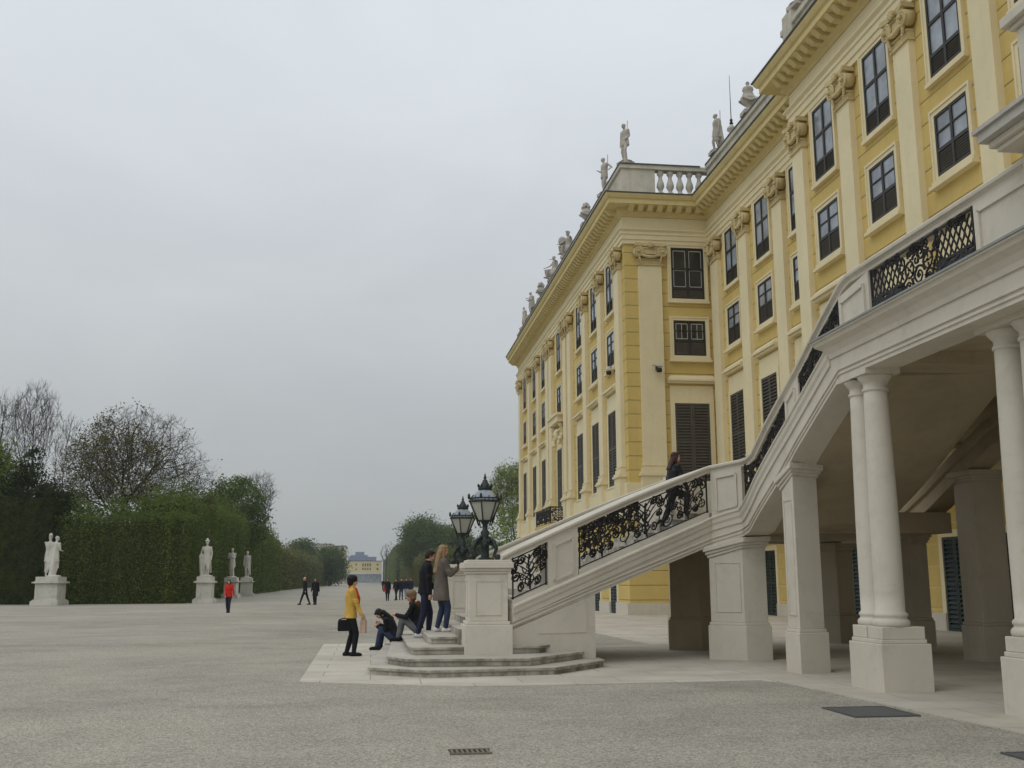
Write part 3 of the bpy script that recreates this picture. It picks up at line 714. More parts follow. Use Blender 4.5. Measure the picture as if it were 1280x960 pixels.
def post(p, q, th=.27):
    zb0, zb1, zt0, zt1 = ledz(p)+.02, ledz(q)+.02, railz(p)-.145, railz(q)-.145
    a, b = shift(p, q, .035); m = MB(); m.ribbon([a,b],[zb0,zb1],[zt0,zt1],th)
    o = part('panelled_post', m, 'stone', stair)
    w = (Vector(q)-Vector(p)).length; m = MB(); fr = .10; n_ = .034
    def pt(f, g): x, y = lerp(p[0],q[0],f), lerp(p[1],q[1],f); return x, y, lerp(lerp(zb0,zb1,f),lerp(zt0,zt1,f),g)
    fx, fz = .13/w, .13/(zt0-zb0); v = (Vector(q)-Vector(p)).normalized(); out = Vector((v.y,-v.x,0))
    def strip(f0,g0,f1,g1,ww):
        a_, b_ = Vector(pt(f0,g0)), Vector(pt(f1,g1)); d = (b_-a_).normalized(); e = d.cross(out).normalized()*ww
        off = -out*.035
        m.hexa([a_-e+off,b_-e+off,b_-e+off+out*n_,a_-e+off+out*n_,a_+e+off,b_+e+off,b_+e+off+out*n_,a_+e+off+out*n_])
    strip(fx,fz,1-fx,fz,.022); strip(fx,1-fz,1-fx,1-fz,.022); strip(fx,fz,fx,1-fz,.022); strip(1-fx,fz,1-fx,1-fz,.022)
    part('panel_moulding', m, 'stone', o)
def dado(p, q, h=.09):
    a, b = shift(p, q, .03); m = MB(); m.ribbon([a,b],[ledz(p)+.02,ledz(q)+.02],[ledz(p)+h,ledz(q)+h],.24); part('balustrade_base', m, 'stone', stair)
def grille(p, q, seed, lattice=False, t=.014, dense=1.0, dd=.09):
    dado(p, q, dd); a, b = shift(p, q, .06); m = MB()
    grille_mesh(m, a, b, ledz(p)+dd, ledz(q)+dd, railz(p)-.15, railz(q)-.15, seed, t, lattice, dense); part('iron_grille', m, 'iron', stair)
grille(on1(.005), on1(.168), 11, dd=.13); post(on1(.17), on1(.312)); grille(on1(.316), on1(.995), 12, False, .0145, 1.3, .15)
post(B, C); grille((7.44,20.6),(7.3,17.95), 13, False, .015, 1, .07); post((7.3,17.92),(7.3,17.28)); grille((7.3,17.25),(7.3,15.55), 14, False, .015, 1, .07)
post((7.3,15.5),(7.3,14.45)); grille((7.3,14.42),(7.3,11.62), 15, True, .016, 1, .05); post((7.3,11.6),(7.3,9.2)); grille((7.3,9.15),(7.3,5.0), 16, True, .016, 1, .05)

# far wall of the lower flight (mirror of the near one about y = 22.7) and landing walls
mir = lambda p: (p[0], 45.4-p[1])
fp = [mir(on1(f)) for f in np.linspace(1,0,7)]; ff = np.linspace(1,0,7)
mb = MB(); mb.ribbon(fp[::-1], [lin(f,F1,B1) for f in ff[::-1]], [lin(f,F1,M1)+.12 for f in ff[::-1]], -.5); part('string_wall', mb, 'stone', stair)
rf = [(mir(on1(f))[0],mir(on1(f))[1],lin(f,[0,.54,1],[2.15,3.18,3.96])) for f in (1,.54,0)]+[(2.4,25.82,2.07)]
mb = MB(); mb.sweep(rf, RAIL); part('handrail', mb, 'stone', stair)
for f0, f1, kind, sd in ((.005,.168,'g',21),(.17,.312,'p',0),(.316,.84,'g',22),(.84,1,'p',0)):
    p, q = mir(on1(f0)), mir(on1(f1)); z0, z1 = lin(f0,F1,M1)+.12, lin(f1,F1,M1)+.12; t0, t1 = lerp(2.15,3.98,f0)-.145, lerp(2.15,3.98,f1)-.145
    m = MB()
    if kind == 'p': m.ribbon([p,q],[z0,z1],[t0,t1],-.36); part('panelled_post', m, 'stone', stair)
    else: grille_mesh(m, p, q, z0, z1, t0, t1, sd, .018); part('iron_grille', m, 'iron', stair)
mb = MB(); mb.ribbon([(6.8,24.2),(7.4,24.7),(7.4,26.6),(11.9,26.6),(12.3,26.2),(12.3,22.6)], [2.16,2.35,2.5,2.5,2.5,2.5], [4.0]*6, -.4) if False else mb.ribbon([(12.3,22.6),(12.3,26.5),(7.4,26.5),(7.4,24.7),(6.8,24.2)], [2.5,2.5,2.5,2.35,2.16], [4.05,4.05,4.05,4.05,4.0], .45); part('landing_parapet', mb, 'stone', stair)
# treads of the lower flight, landing, upper flight
mb = MB(); n = 17
for i in range(n):
    f0, f1 = i/n, (i+1)/n; x0, x1 = lerp(1.62,6.8,f0), lerp(1.62,6.8,f1); z = lerp(.56,2.98,f1)
    def yn(x): return lin(x,[1.6,2.57,6.98],[20.1,20.1,21.72])
    mb.prism([(x0,yn(x0)),(x1+.02,yn(x1)),(x1+.02,45.4-yn(x1)),(x0,45.4-yn(x0))], max(.3,z-.45), z)
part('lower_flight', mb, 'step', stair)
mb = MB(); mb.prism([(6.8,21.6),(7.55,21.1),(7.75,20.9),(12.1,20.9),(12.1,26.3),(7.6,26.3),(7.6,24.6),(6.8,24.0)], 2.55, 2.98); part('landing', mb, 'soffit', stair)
mb = MB(); n = 16
for i in range(n):
    y0, y1 = lerp(20.9,15.8,i/n), lerp(20.9,15.8,(i+1)/n); z = lerp(2.98,5.36,(i+1)/n); mb.box(7.75,10.2,y1,y0,z-.16,z)
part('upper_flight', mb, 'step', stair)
# sloping soffit between the outer string and the higher inner arch
mb = MB(); ys = np.linspace(20.9,15.4,14)
oz = lambda y: lin(-y,[-v for v in ybot],zbot)+.02
iz = lambda y: lin(-y,[-22.0,-20.9,-18.8,-17,-15.4],[2.95,3.15,4.25,4.75,4.95])
vs = []
for y in ys:
    vs += [(7.78,y,oz(y)),(10.2,y,oz(y)+.12),(10.2,y,oz(y)+.24),(7.78,y,oz(y)+.12)]
fs = [tuple(range(4))]
for i in range(len(ys)-1):
    for j in range(4): fs.append((i*4+j,i*4+(j+1)%4,i*4+4+(j+1)%4,i*4+4+j))
fs.append(tuple((len(ys)-1)*4+j for j in range(4)))
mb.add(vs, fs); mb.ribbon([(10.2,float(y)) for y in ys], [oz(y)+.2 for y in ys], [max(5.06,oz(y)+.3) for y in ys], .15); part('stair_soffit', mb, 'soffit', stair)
yp = [22.6,22.0,21.2,20,18.8,17,15.4,4]; zi = [2.6,2.80,3.1,3.62,4.12,4.5,4.6,4.6]
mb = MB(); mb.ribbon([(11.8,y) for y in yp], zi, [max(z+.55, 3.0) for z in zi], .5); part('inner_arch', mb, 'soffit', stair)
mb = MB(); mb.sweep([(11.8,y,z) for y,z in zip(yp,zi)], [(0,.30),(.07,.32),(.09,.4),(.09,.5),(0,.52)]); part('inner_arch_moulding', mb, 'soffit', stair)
# balcony slab with ceiling beams
mb = MB(); mb.box(7.75,XN-.02,4,15.6,5.0,5.36); mb.box(10.2,XN-.02,15.6,26.5,5.0,5.36)
for y in (14.9,11.3,7.6): mb.box(7.8,XN-.03,y-.35,y+.35,4.80,5.0)
mb.box(11.82,12.28,4.1,15.5,4.74,4.998)
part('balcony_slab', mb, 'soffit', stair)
# piers
def pier(poly, ztop, slope=None, mat='stone', capz=True, base=.72):
    m = MB(); n = len(poly); c = Vector((sum(p[0] for p in poly)/n, sum(p[1] for p in poly)/n))
    gr = lambda e: [tuple(Vector(p)+(Vector(p)-c).normalized()*e*1.35) for p in poly]
    zt = ztop if hasattr(ztop,'__len__') else [ztop]*n
    m.prism(gr(.05), -.02, base-.03); m.prism(gr(.025), base-.03, base+.03)
    m.prism(poly, base+.03, [z-.22 for z in zt])
    for e, a, b in ((.03,.22,.16),(.06,.16,.10),(.10,.10,.0)): m.prism(gr(e), [z-a for z in zt], [z-b+.002 for z in zt])
    o = part('pier', m, mat, stair, bevel=.012)
    return o, c
def pier_panel(o, fr, u0, u1, z0, z1, mat='stone'):
    m = MB(); w = .02
    for a,b,c,d in ((u0,u1,z0,z0+w),(u0,u1,z1-w,z1),(u0,u0+w,z0+w,z1-w),(u1-w,u1,z0+w,z1-w)): fr.box(m,a,b,c,d,-.02,.014)
    part('panel_moulding', m, mat, o)
o, c = pier([(6.88,21.22),(7.45,20.80),(7.95,20.82),(7.95,21.75),(7.3,21.9)], [2.25,2.45,2.47,2.5,2.4])
dv = Vector((7.45-6.88,20.80-21.22)); L = dv.length; dv.normalize(); pier_panel(o, Fr((6.88,21.22),dv,(dv.y,-dv.x)), .12, L-.06, .95, 1.95)
o, c = pier([(7.34,18.28),(7.34,17.76),(7.86,17.92),(7.86,18.5)], [3.40,3.64,3.62,3.36]); pier_panel(o, Fr((7.34,0),(0,1),(-1,0)), 17.84, 18.2, .98, 3.0)
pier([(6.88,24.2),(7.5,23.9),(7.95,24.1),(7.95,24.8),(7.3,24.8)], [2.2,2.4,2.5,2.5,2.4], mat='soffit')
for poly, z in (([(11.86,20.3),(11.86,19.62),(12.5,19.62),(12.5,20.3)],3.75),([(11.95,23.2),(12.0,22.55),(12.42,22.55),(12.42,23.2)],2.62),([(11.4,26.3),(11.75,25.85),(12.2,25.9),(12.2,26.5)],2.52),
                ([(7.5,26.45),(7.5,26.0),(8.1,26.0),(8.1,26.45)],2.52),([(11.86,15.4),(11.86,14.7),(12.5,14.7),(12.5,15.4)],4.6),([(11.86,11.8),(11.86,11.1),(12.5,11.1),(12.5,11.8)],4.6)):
    pier(poly, z, mat='shaded_pier_stone')
# end wall under the foot of the lower flight
mb = MB(); mb.ribbon([on1(.0),on1(.385)], [.24,-.02], [.74,1.34], .45); o = part('end_wall', mb, 'stone', stair)
mb = MB(); dv = (Vector(B)-Vector(A)).normalized(); ef = Fr(A, dv, (dv.y,-dv.x)); ef.box(mb, .55, 1.62, .62, .635, -.02, .012); ef.box(mb, 1.605, 1.62, .635, 1.2, -.02, .012); part('panel_moulding', mb, 'stone', o)
# paired columns on stepped plinths
def column_meshes():
    s = MB(); prof = [(.212,0)]+[(.212 if t < .3 else .212-.038*((t-.3)/.7)**1.4, t*3.32) for t in np.linspace(0,1,14)]; s.lathe(prof, k=28)
    b = MB(); b.lathe([(.255,0),(.268,.03),(.268,.07),(.245,.10),(.232,.105),(.228,.13),(.245,.15),(.245,.18),(.22,.20),(.213,.215)], k=28)
    c = MB(); c.lathe([(.174,0),(.197,.02),(.197,.05),(.178,.06),(.178,.13),(.20,.15),(.25,.22),(.26,.25)], k=28); c.box(-.28,.28,-.275,.275,.25,.33)
    return s.mesh('column', M['stone']), b.mesh('column_base', M['stone']), c.mesh('column_capital', M['stone'])
CS, CB, CC = column_meshes()
def col_pair(y0, dx=0):
    m = MB(); m.box(7.25+dx,8.02+dx,y0,y0+1.05,-.02,.68); m.box(7.28+dx,7.98+dx,y0+.04,y0+1.01,.68,.74)
    m.box(7.30+dx,7.96+dx,y0+.05,y0+.505,.74,.92); m.box(7.295+dx,7.955+dx,y0+.535,y0+.99,.74,.92)
    part('column_plinth', m, 'stone', stair, bevel=.012)
    for yy in ((y0+.29,y0+.755) if dx < .2 else (y0+.25,y0+.79)):
        b = Matrix.Translation((7.57+dx,yy,1.13)); o = part('column', CS, None, stair, b)
        part('column_base', CB, None, o, Matrix.Translation((7.57+dx,yy,.92))); part('column_capital', CC, None, o, Matrix.Translation((7.57+dx,yy,4.405)))
for y0, dx in ((14.63,0),(11.1,.27),(7.6,.3)): col_pair(y0, dx)
# base steps, four broad polygonal ones
def stp(front, z0, z1, sh=0):
    back = [(p[0]+(sh if p[0] < 1.3 else 0), 45.4-p[1]) for p in front][::-1]; poly = front+back; m = MB()
    g = lambda e: [(p[0]+(e if p[0] < 1 else -e if p[0] > 2.9 else 0), p[1]+(e if p[1] < 22 else -e)) for p in poly]
    m.prism(g(.03), z0, z1-.055); m.prism(poly, z1-.055, z1); part('base_step', m, 'step', stair, bevel=.014)
stp([(-.05,18.83),(.96,18.0),(3.15,18.25),(4.33,19.73)], -.02, .14, .42)
stp([(.28,19.42),(.62,18.68),(2.74,18.5),(4.0,20.05)], .14, .28, .24)
stp([(.67,20.3),(.75,19.48),(3.1,19.62),(3.65,20.35)], .28, .42)
stp([(1.06,20.9),(1.12,20.32),(2.75,20.36),(3.3,21.02)], .42, .56)
# end pedestals
def pedestal(y0, y1, sgn):
    m = MB(); x0, x1 = 1.68, 2.57
    m.box(x0,x1,y0,y1,.26,.80); m.box(x0+.04,x1-.04,y0+.04,y1-.04,.80,.86); m.box(x0+.08,x1-.08,y0+.08,y1-.08,.86,1.72)
    m.box(x0+.05,x1-.05,y0+.05,y1-.05,1.72,1.77); m.box(x0+.02,x1-.02,y0+.02,y1-.02,1.77,1.82); m.box(x0-.02,x1+.02,y0-.02,y1+.02,1.82,1.93); m.box(x0+.05,x1-.05,y0+.05,y1-.05,1.93,1.975)
    o = part('end_pedestal', m, 'stone', stair, bevel=.014)
    for fr_, a, b in ((Fr((0,y0+.08),(1,0),(0,-1)),x0+.2,x1-.2),(Fr((x0+.08,0),(0,1),(-1,0)),y0+.2,y1-.2)): pier_panel(o, fr_, a, b, .97, 1.6)
pedestal(19.5,20.38,1); pedestal(25.02,25.9,-1)
# portal pedestal and pillar on the balcony edge
mb = MB(); mb.box(7.2,8.0,8.95,10.35,5.46,6.36); mb.box(7.12,7.9,9.1,10.12,6.66,7.72); 
for e, a, b in ((.06,6.36,6.42),(.12,6.42,6.5)): mb.box(7.0-e,8+e,8.95-e,10.35+e,a,b)
for e, a, b in ((.05,7.72,7.78),(.12,7.78,7.9)): mb.box(7.12-e,7.9+e,9.1-e,10.12+e,a,b)
o = part('balcony_pedestal', mb, 'stone', stair, bevel=.012); pier_panel(o, Fr((7.12,0),(0,1),(-1,0)), 9.25, 9.97, 6.8, 7.58)
mb = MB(); mb.box(6.78,8.15,8.8,10.52,6.5,6.61); mb.box(6.74,8.2,8.76,10.56,6.61,6.66); part('pedestal_capping', mb, 'cap', stair)

# ------------------------------------------------------------------ lanterns on the end pedestals
def lantern(x, y, label):
    t = thing('lantern', label, 'lamp', (x,y,1.975), R_(10), 'bronze lanterns on the stair pedestals', .92)
    m = MB(); m.lathe([(.17,.30),(.19,.34),(.10,.42),(.075,.50),(.10,.56),(.055,.62),(.05,.72),(.085,.76),(.10,.80)], k=14)
    for k in range(4):
        a = k*math.pi/2+.5
        m.tube([(.10*math.cos(a),.10*math.sin(a),.46),(.26*math.cos(a),.26*math.sin(a),.38),(.33*math.cos(a),.33*math.sin(a),.22),(.27*math.cos(a),.27*math.sin(a),.10),(.36*math.cos(a),.36*math.sin(a),.03)], [.032,.04,.04,.034,.05], 8)
        m.sphere((.38*math.cos(a),.38*math.sin(a),.06), .06, 8, 6); m.sphere((.20*math.cos(a+.8),.20*math.sin(a+.8),.31), .055, 8, 6)
    m.lathe([(.14,.0),(.14,.04),(.09,.06),(.09,.30),(.13,.31)], k=12)
    for k in range(9): m.sphere((.16*math.cos(k*.7),.16*math.sin(k*.7),.36+.02*math.sin(k*2)), .05, 6, 5)
    part('stand', m, 'bronze', t, local=True)
    zb, zt, rb, rt, k = .80, 1.20, .145, .335, 6
    ring = lambda r, z: [(r*math.cos(2*math.pi*i/k), r*math.sin(2*math.pi*i/k), z) for i in range(k)]
    m = MB(); m.add(ring(rb-.012,zb)+ring(rt-.015,zt), [(i,(i+1)%k,k+(i+1)%k,k+i) for i in range(k)]+[tuple(range(k))[::-1], tuple(range(k,2*k))]); part('lamp_glass', m, 'lamp_glass', t, local=True)
    m = MB()
    for a, b in zip(ring(rb,zb), ring(rt,zt)): m.tube([a,b], .012, 5)
    m.tube(ring(rb,zb), .018, 6, closed=True); m.tube(ring(rt,zt), .024, 6, closed=True); m.tube(ring(rt+.015,zt+.06), .016, 6, closed=True)
    for i in range(k):
        a, b = Vector(ring(rt,zt)[i]), Vector(ring(rt,zt)[(i+1)%k]); m.sphere(a*1.03+Vector((0,0,.06)), .03, 6, 5, (1,1,2.2))
        for f in (.25,.5,.75): q = a.lerp(b,f); m.tube([q,q+Vector((0,0,.06+.05*(f == .5)))], .012, 4)
        m.tube([a+Vector((0,0,.02)), a*.66+Vector((0,0,.15)), a*.40+Vector((0,0,.22))], .016, 5)
    part('lamp_frame', m, 'bronze', t, local=True)
    m = MB(); m.add(ring(rt-.02,zt+.01)+ring(.21,zt+.16)+ring(.13,zt+.24), [(i,(i+1)%k,k+(i+1)%k,k+i) for i in range(k)]+[(k+i,k+(i+1)%k,2*k+(i+1)%k,2*k+i) for i in range(k)]+[tuple(range(2*k,3*k))]); part('lamp_roof', m, 'pane', t, local=True)
    m = MB(); m.lathe([(.13,1.43),(.15,1.45),(.15,1.50),(.11,1.52),(.09,1.56),(.06,1.60),(.05,1.64),(.022,1.66)], k=12); m.sphere((0,0,1.69), .034, 8, 6)
    for i in range(8): m.sphere((.145*math.cos(i*.785),.145*math.sin(i*.785),1.525), .022, 6, 5, (1,1,1.8))
    m.lathe([(.012,1.7),(.022,1.73),(.004,1.79)], k=6); part('crown', m, 'bronze', t, local=True)
lantern(2.10,19.95,'green bronze lantern on the nearer stair pedestal, the larger of the two in view')
lantern(2.14,25.45,'green bronze lantern on the farther stair pedestal, behind the blonde woman')
# ------------------------------------------------------------------ figures: one continuous surface grown from limbs
def blob(name, prims, voxel, mat, parent=None, local=True, smooth=4, basis=None, label=None):
    mb = MB()
    for p in prims:
        if p[0] == 'cap':
            _, a, ra, b, rb = p; a = Vector(a); b = Vector(b); d = b-a; L = d.length
            if L < 1e-5: mb.sphere(a, ra, 12, 8); continue
            t = d/L; pts = []; rr = []
            for k in range(4): an = math.pi/2*k/4+.02; pts.append(a-t*ra*math.cos(an)); rr.append(max(ra*math.sin(an),.0005))
            pts.append(a); rr.append(ra); pts.append(b); rr.append(rb)
            for k in range(1,5): an = math.pi/2*k/4-.02*(k == 4); pts.append(b+t*rb*math.sin(an)); rr.append(max(rb*math.cos(an),.0005))
            mb.tube(pts, rr, 12)
        elif p[0] == 'ell':
            _, c, r3, rot = p; k0 = len(mb.v); mb.sphere((0,0,0), 1, 16, 12, r3)
            for i in range(k0, len(mb.v)): mb.v[i] = tuple(Vector(c)+rot@Vector(mb.v[i]))
        elif p[0] == 'loft':   # rings of (centre, rx, ry, forward)
            rings = p[1]; k = 18; vs = []; fs = []
            for i, (c, rx, ry) in enumerate(rings):
                c = Vector(c); t = (Vector(rings[min(i+1,len(rings)-1)][0])-Vector(rings[max(i-1,0)][0])).normalized()
                xa = p[2] if len(p) > 2 else Vector((1,0,0)); ya = t.cross(xa).normalized(); xa = ya.cross(t).normalized()
                for j in range(k): a_ = 2*math.pi*j/k; vs.append(c+xa*rx*math.cos(a_)+ya*ry*math.sin(a_))
            for i in range(len(rings)-1):
                for j in range(k): fs.append((i*k+j,i*k+(j+1)%k,(i+1)*k+(j+1)%k,(i+1)*k+j))
            fs += [tuple(range(k))[::-1], tuple((len(rings)-1)*k+j for j in range(k))]; mb.add(vs, fs)
    me = mb.mesh(name+'_raw', M[mat] if isinstance(mat,str) else mat); o = bpy.data.objects.new(name+'_raw', me); COL.objects.link(o)
    r = o.modifiers.new('r','REMESH'); r.mode = 'VOXEL'; r.voxel_size = voxel; r.use_smooth_shade = True
    if smooth: s = o.modifiers.new('s','SMOOTH'); s.factor = .5; s.iterations = smooth
    dg = bpy.context.evaluated_depsgraph_get(); nm = bpy.data.meshes.new_from_object(o.evaluated_get(dg)); nm.name = name
    bpy.data.objects.remove(o); bpy.data.meshes.remove(me)
    nm.materials.clear(); nm.materials.append(M[mat] if isinstance(mat,str) else mat)
    nm.polygons.foreach_set('use_smooth', [True]*len(nm.polygons))
    return part(name, nm, None, parent, basis, local, label=label)
def ik(a, b, l1, l2, pole):
    a = Vector(a); b = Vector(b); d = b-a; L = min(d.length, (l1+l2)*.999); t = d.normalized(); x = (l1*l1-l2*l2+L*L)/(2*L); h = math.sqrt(max(l1*l1-x*x,0))
    p = Vector(pole); p = p-t*p.dot(t); p = p.normalized() if p.length > 1e-5 else t.orthogonal(); return a+t*x+p*h, a+t*L
I3 = Matrix.Identity(3)
def skeleton(pel=(0,0,.93), lean=0., bend=0., feet=((-.10,0),(.10,0)), footz=(.0,.0), toe=((0,1),(0,1)), hands=None, kpole=(0,1,0), head=(0,0), headoff=(0,0,0), width=1.0, twist=0):
    J = {}; P = Vector(pel); ra = lambda a: Vector((0,math.sin(a),math.cos(a)))
    J['pel'] = P; J['waist'] = P+ra(lean)*.17; J['chest'] = J['waist']+ra(lean+bend*.5)*.22; J['neck'] = J['chest']+ra(lean+bend)*.165
    up = ra(lean+bend); fw = Vector((0,up.z,-up.y)); J['up'] = up; J['fw'] = fw
    J['sh'] = [J['neck']+Vector((s*.185*width,0,0))-up*.055 for s in (-1,1)]
    hp, hy = head; J['hrot'] = Matrix.Rotation(-hy,3,'Z')@Matrix.Rotation(-hp,3,'X'); J['nk2'] = J['neck']+ra((lean+bend)*.6+hp*.4)*.06+fw*.012
    J['head'] = J['nk2']+ra((lean+bend)*.4+hp*.5)*.105+fw*.022+Vector(headoff)
    J['hip'] = [P+Vector((s*.09*width,0,-.03)) for s in (-1,1)]; J['kn'] = []; J['an'] = []
    for i in (0,1):
        t = (feet[i][0],feet[i][1],footz[i]+.085); k, a = ik(J['hip'][i], t, .42, .415, kpole); J['kn'].append(k); J['an'].append(Vector(t))
    J['toe'] = [Vector((*t,0)).normalized() for t in toe]; J['el'] = []; J['wr'] = []
    hands = hands or ((-.27,.04,.80),(.27,.04,.80))
    for i, s in ((0,-1),(1,1)):
        e_, w_ = ik(J['sh'][i], hands[i], .29, .25, (s*.5,-1,-.15)); J['el'].append(e_); J['wr'].append(w_)
    return J
def hand_prims(J, i, fine):
    w = J['wr'][i]; d = (w-J['el'][i]).normalized(); s = -1 if i == 0 else 1
    side = Vector((0,1,0)) if abs(d.y) < .8 else Vector((0,0,1)); side = (side-d*side.dot(d)).normalized(); nrm = d.cross(side)*s
    o = [('cap', w, .024, w+d*.07, .03)]
    for q in (-.5,.5): o.append(('cap', w+d*.02+side*.012*q, .02, w+d*.078+side*.04*q, .016))
    if fine:
        for k, (q, L) in enumerate(((.032,.062),(.011,.072),(-.011,.067),(-.032,.052))):
            a = w+d*.075+side*q; b = a+d*L*.55-nrm*.008; o.append(('cap', a, .0098, b, .009)); o.append(('cap', b, .009, b+d*L*.4-nrm*.022, .0075))
        a = w+d*.025+side*.03; b = a+d*.03+side*.022-nrm*.012; o.append(('cap', a, .012, b, .010)); o.append(('cap', b, .010, b+d*.028-nrm*.008, .008))
    else: o.append(('cap', w+d*.07, .026, w+d*.14-nrm*.02, .017))
    return o
def head_prims(J, ears=True):
    h, r = J['head'], J['hrot']; q = lambda x,y,z: h+r@Vector((x,y,z))
    o = [('ell', q(0,-.008,.028), (.073,.092,.085), r), ('ell', q(0,.022,-.035), (.058,.066,.072), r), ('ell', q(0,.058,-.082), (.026,.022,.02), r),
         ('cap', q(0,.085,.018), .009, q(0,.104,-.018), .0125), ('ell', q(0,.084,-.050), (.024,.010,.008), r), ('ell', q(0,.080,.034), (.05,.012,.008), r)]
    for s in (-1,1): o += [('ell', q(s*.074,-.006,-.004), (.010,.02,.03), r), ('ell', q(s*.04,.062,-.028), (.02,.018,.02), r)]
    o += [('cap', J['neck']-J['up']*.03, .056, J['nk2']+(J['head']-J['nk2'])*.4, .05)]
    return o
def torso_rings(J, k=1.0, g=0., hem=None, flare=1.2, top=True):
    rr = []
    if hem is not None:
        dn = (J['pel']-J['waist']).normalized()
        for f in (1,.5): rr.append((J['pel']+dn*hem*f, (.165*(1+(flare-1)*f)+g)*k, (.12*(1+(flare-1)*f)+g)*k))
    else: rr.append((J['pel']-J['up']*.07, (.13+g)*k, (.10+g)*k))
    rr += [(J['pel'], (.165+g)*k, (.118+g)*k), (J['waist'], (.138+g)*k, (.10+g)*k), (J['chest'].lerp(J['waist'],.35), (.152+g)*k, (.112+g)*k), (J['chest'], (.168+g)*k, (.118+g)*k), (J['neck']-J['up']*.06, (.15+g)*k, (.092+g)*k), (J['neck']-J['up']*.005, (.075+g)*k, (.062+g)*k)]
    return rr
def limbs(J, which, g, cut=1.0):
    o = []
    if 'a' in which:
        for i in (0,1):
            s, e_, w_ = J['sh'][i], J['el'][i], J['wr'][i]; w2 = e_.lerp(w_, cut); o += [('cap', s, .05+g, e_, .038+g), ('cap', e_, .038+g, w2, .028+g)]
    if 'l' in which:
        for i in (0,1): o += [('cap', J['hip'][i], .085+g, J['kn'][i], .056+g), ('cap', J['kn'][i], .055+g, J['kn'][i].lerp(J['an'][i],.35), .054+g), ('cap', J['kn'][i].lerp(J['an'][i],.35), .054+g, J['an'][i], .036+g)]
    return o
def foot_prims(J, g):
    o = []
    for i in (0,1):
        a, t = J['an'][i], J['toe'][i]; z = Vector((0,0,1)); b = a-z*.045
        o += [('cap', b-t*.045, .038+g, b+t*.10, .034+g), ('cap', b+t*.08, .036+g, b+t*.15-z*.008, .028+g), ('cap', a, .036+g, b, .04+g)]
    return o
def figure_body(J, fine):
    o = [('loft', torso_rings(J))]+limbs(J,'al',0)+foot_prims(J,0)+head_prims(J)
    for i in (0,1): o += hand_prims(J, i, fine)
    return o
CLOTH = {}
def cloth(name, c, rough=.85):
    if name not in CLOTH: CLOTH[name] = simple(name, c, rough, .25, 0, .22, 7, .55)
    return CLOTH[name]
SKIN = simple('skin', srgb(206,160,134), .6, .3, 0, .06, 8, .05)
BLACK = cloth('black_cloth', srgb(30,30,34)); NAVY = cloth('navy_cloth', srgb(36,40,54)); JEANS = cloth('blue_denim', srgb(52,62,84)); DJEANS = cloth('dark_denim', srgb(36,42,60)); WHITE = cloth('white_leather', srgb(214,212,206))
def person(label, loc, rz, J, H=1.68, fine=False, coat=BLACK, hem=.1, flare=1.15, trousers=BLACK, shoes=BLACK, hair=None, hairstyle='short', group=None, thick=.02, sleeves=1.0, collar=True):
    t = thing('person', label, 'person', loc, rz, group, H/1.7)
    vx = .0075 if fine else .016; vc = .011 if fine else .018
    blob('body', figure_body(J, fine), vx, SKIN, t, smooth=2)
    up = [('loft', torso_rings(J, 1, thick, hem, flare))]+limbs(J,'a',thick*.85,sleeves)
    for i in (0,1): up.append(('cap', J['sh'][i], .058+thick*.6, J['neck']-J['up']*.05, .06+thick*.5))
    if collar: up.append(('cap', J['neck']-J['up']*.02, .066, J['nk2']-J['up']*.03, .066))
    if fine:   # folds at elbow, waist and hem
        rg = random.Random(int(abs(loc[0])*1000))
        for i in (0,1):
            for q in (.72,.86): c = J['sh'][i].lerp(J['el'][i],q); up.append(('ell', c, (.056+thick,.058+thick,.018), I3))
        for q in range(5):
            a = rg.uniform(0,6.28); c = J['waist'].lerp(J['pel'],rg.random()); up.append(('cap', c+Vector((.14*math.cos(a),.10*math.sin(a),.05)), .022, c+Vector((.155*math.cos(a+.3),.115*math.sin(a+.3),-.08)), .018))
    blob('jacket', up, vc, coat, t)
    lo = limbs(J,'l',.014)+[('loft', [(J['pel']-J['up']*.10,.12,.10),(J['pel'],.168,.125),(J['waist']-J['up']*.04,.15,.112)])]
    blob('trousers', lo, vc, trousers, t)
    blob('shoes', foot_prims(J,.010), vc, shoes, t, smooth=2)
    h, r = J['head'], J['hrot']; q = lambda x,y,z: h+r@Vector((x,y,z))
    if hair is not None and hairstyle != 'bald':
        hp = [('ell', q(0,-.022,.048), (.083,.098,.082), r), ('ell', q(0,-.05,.0), (.08,.07,.085), r)]
        for s in (-1,1): hp.append(('ell', q(s*.06,-.01,.02), (.026,.05,.06), r))
        hp.append(('ell', q(0,.052,.092), (.06,.03,.024), r))
        if hairstyle in ('long','straight'):
            b0 = J['head']+r@Vector((0,-.07,-.06)); n = J['neck']; back = -J['fw']
            L = .24 if hairstyle == 'long' else .38
            for s in (-.05,0,.05): hp.append(('cap', b0+Vector((s,0,.03)), .048, n+back*(.10+thick)-J['up']*(L-.12)+Vector((s*1.2,0,0)), .036))
            for s in (-1,1): hp.append(('cap', q(s*.068,-.015,0), .028, n+Vector((s*.09,.01,-.06)), .024))
        if hairstyle == 'bushy': hp += [('ell', q(0,-.03,.05), (.115,.125,.10), r), ('ell', q(0,-.06,-.02), (.10,.08,.10), r)]
        blob('hair', hp, vc, hair, t, smooth=3)
    if fine:
        m = MB()
        for s in (-1,1): m.sphere(q(s*.03,.079,.012), .0105, 8, 6)
        part('eyes', m, cloth('dark_eyes', srgb(40,32,28), .3), t, local=True)
        m = MB(); m.sphere(q(0,.091,-.050), .012, 8, 6, (1.7,.5,.5)); part('lips', m, cloth('lips', srgb(168,100,92), .5), t, local=True)
    return t
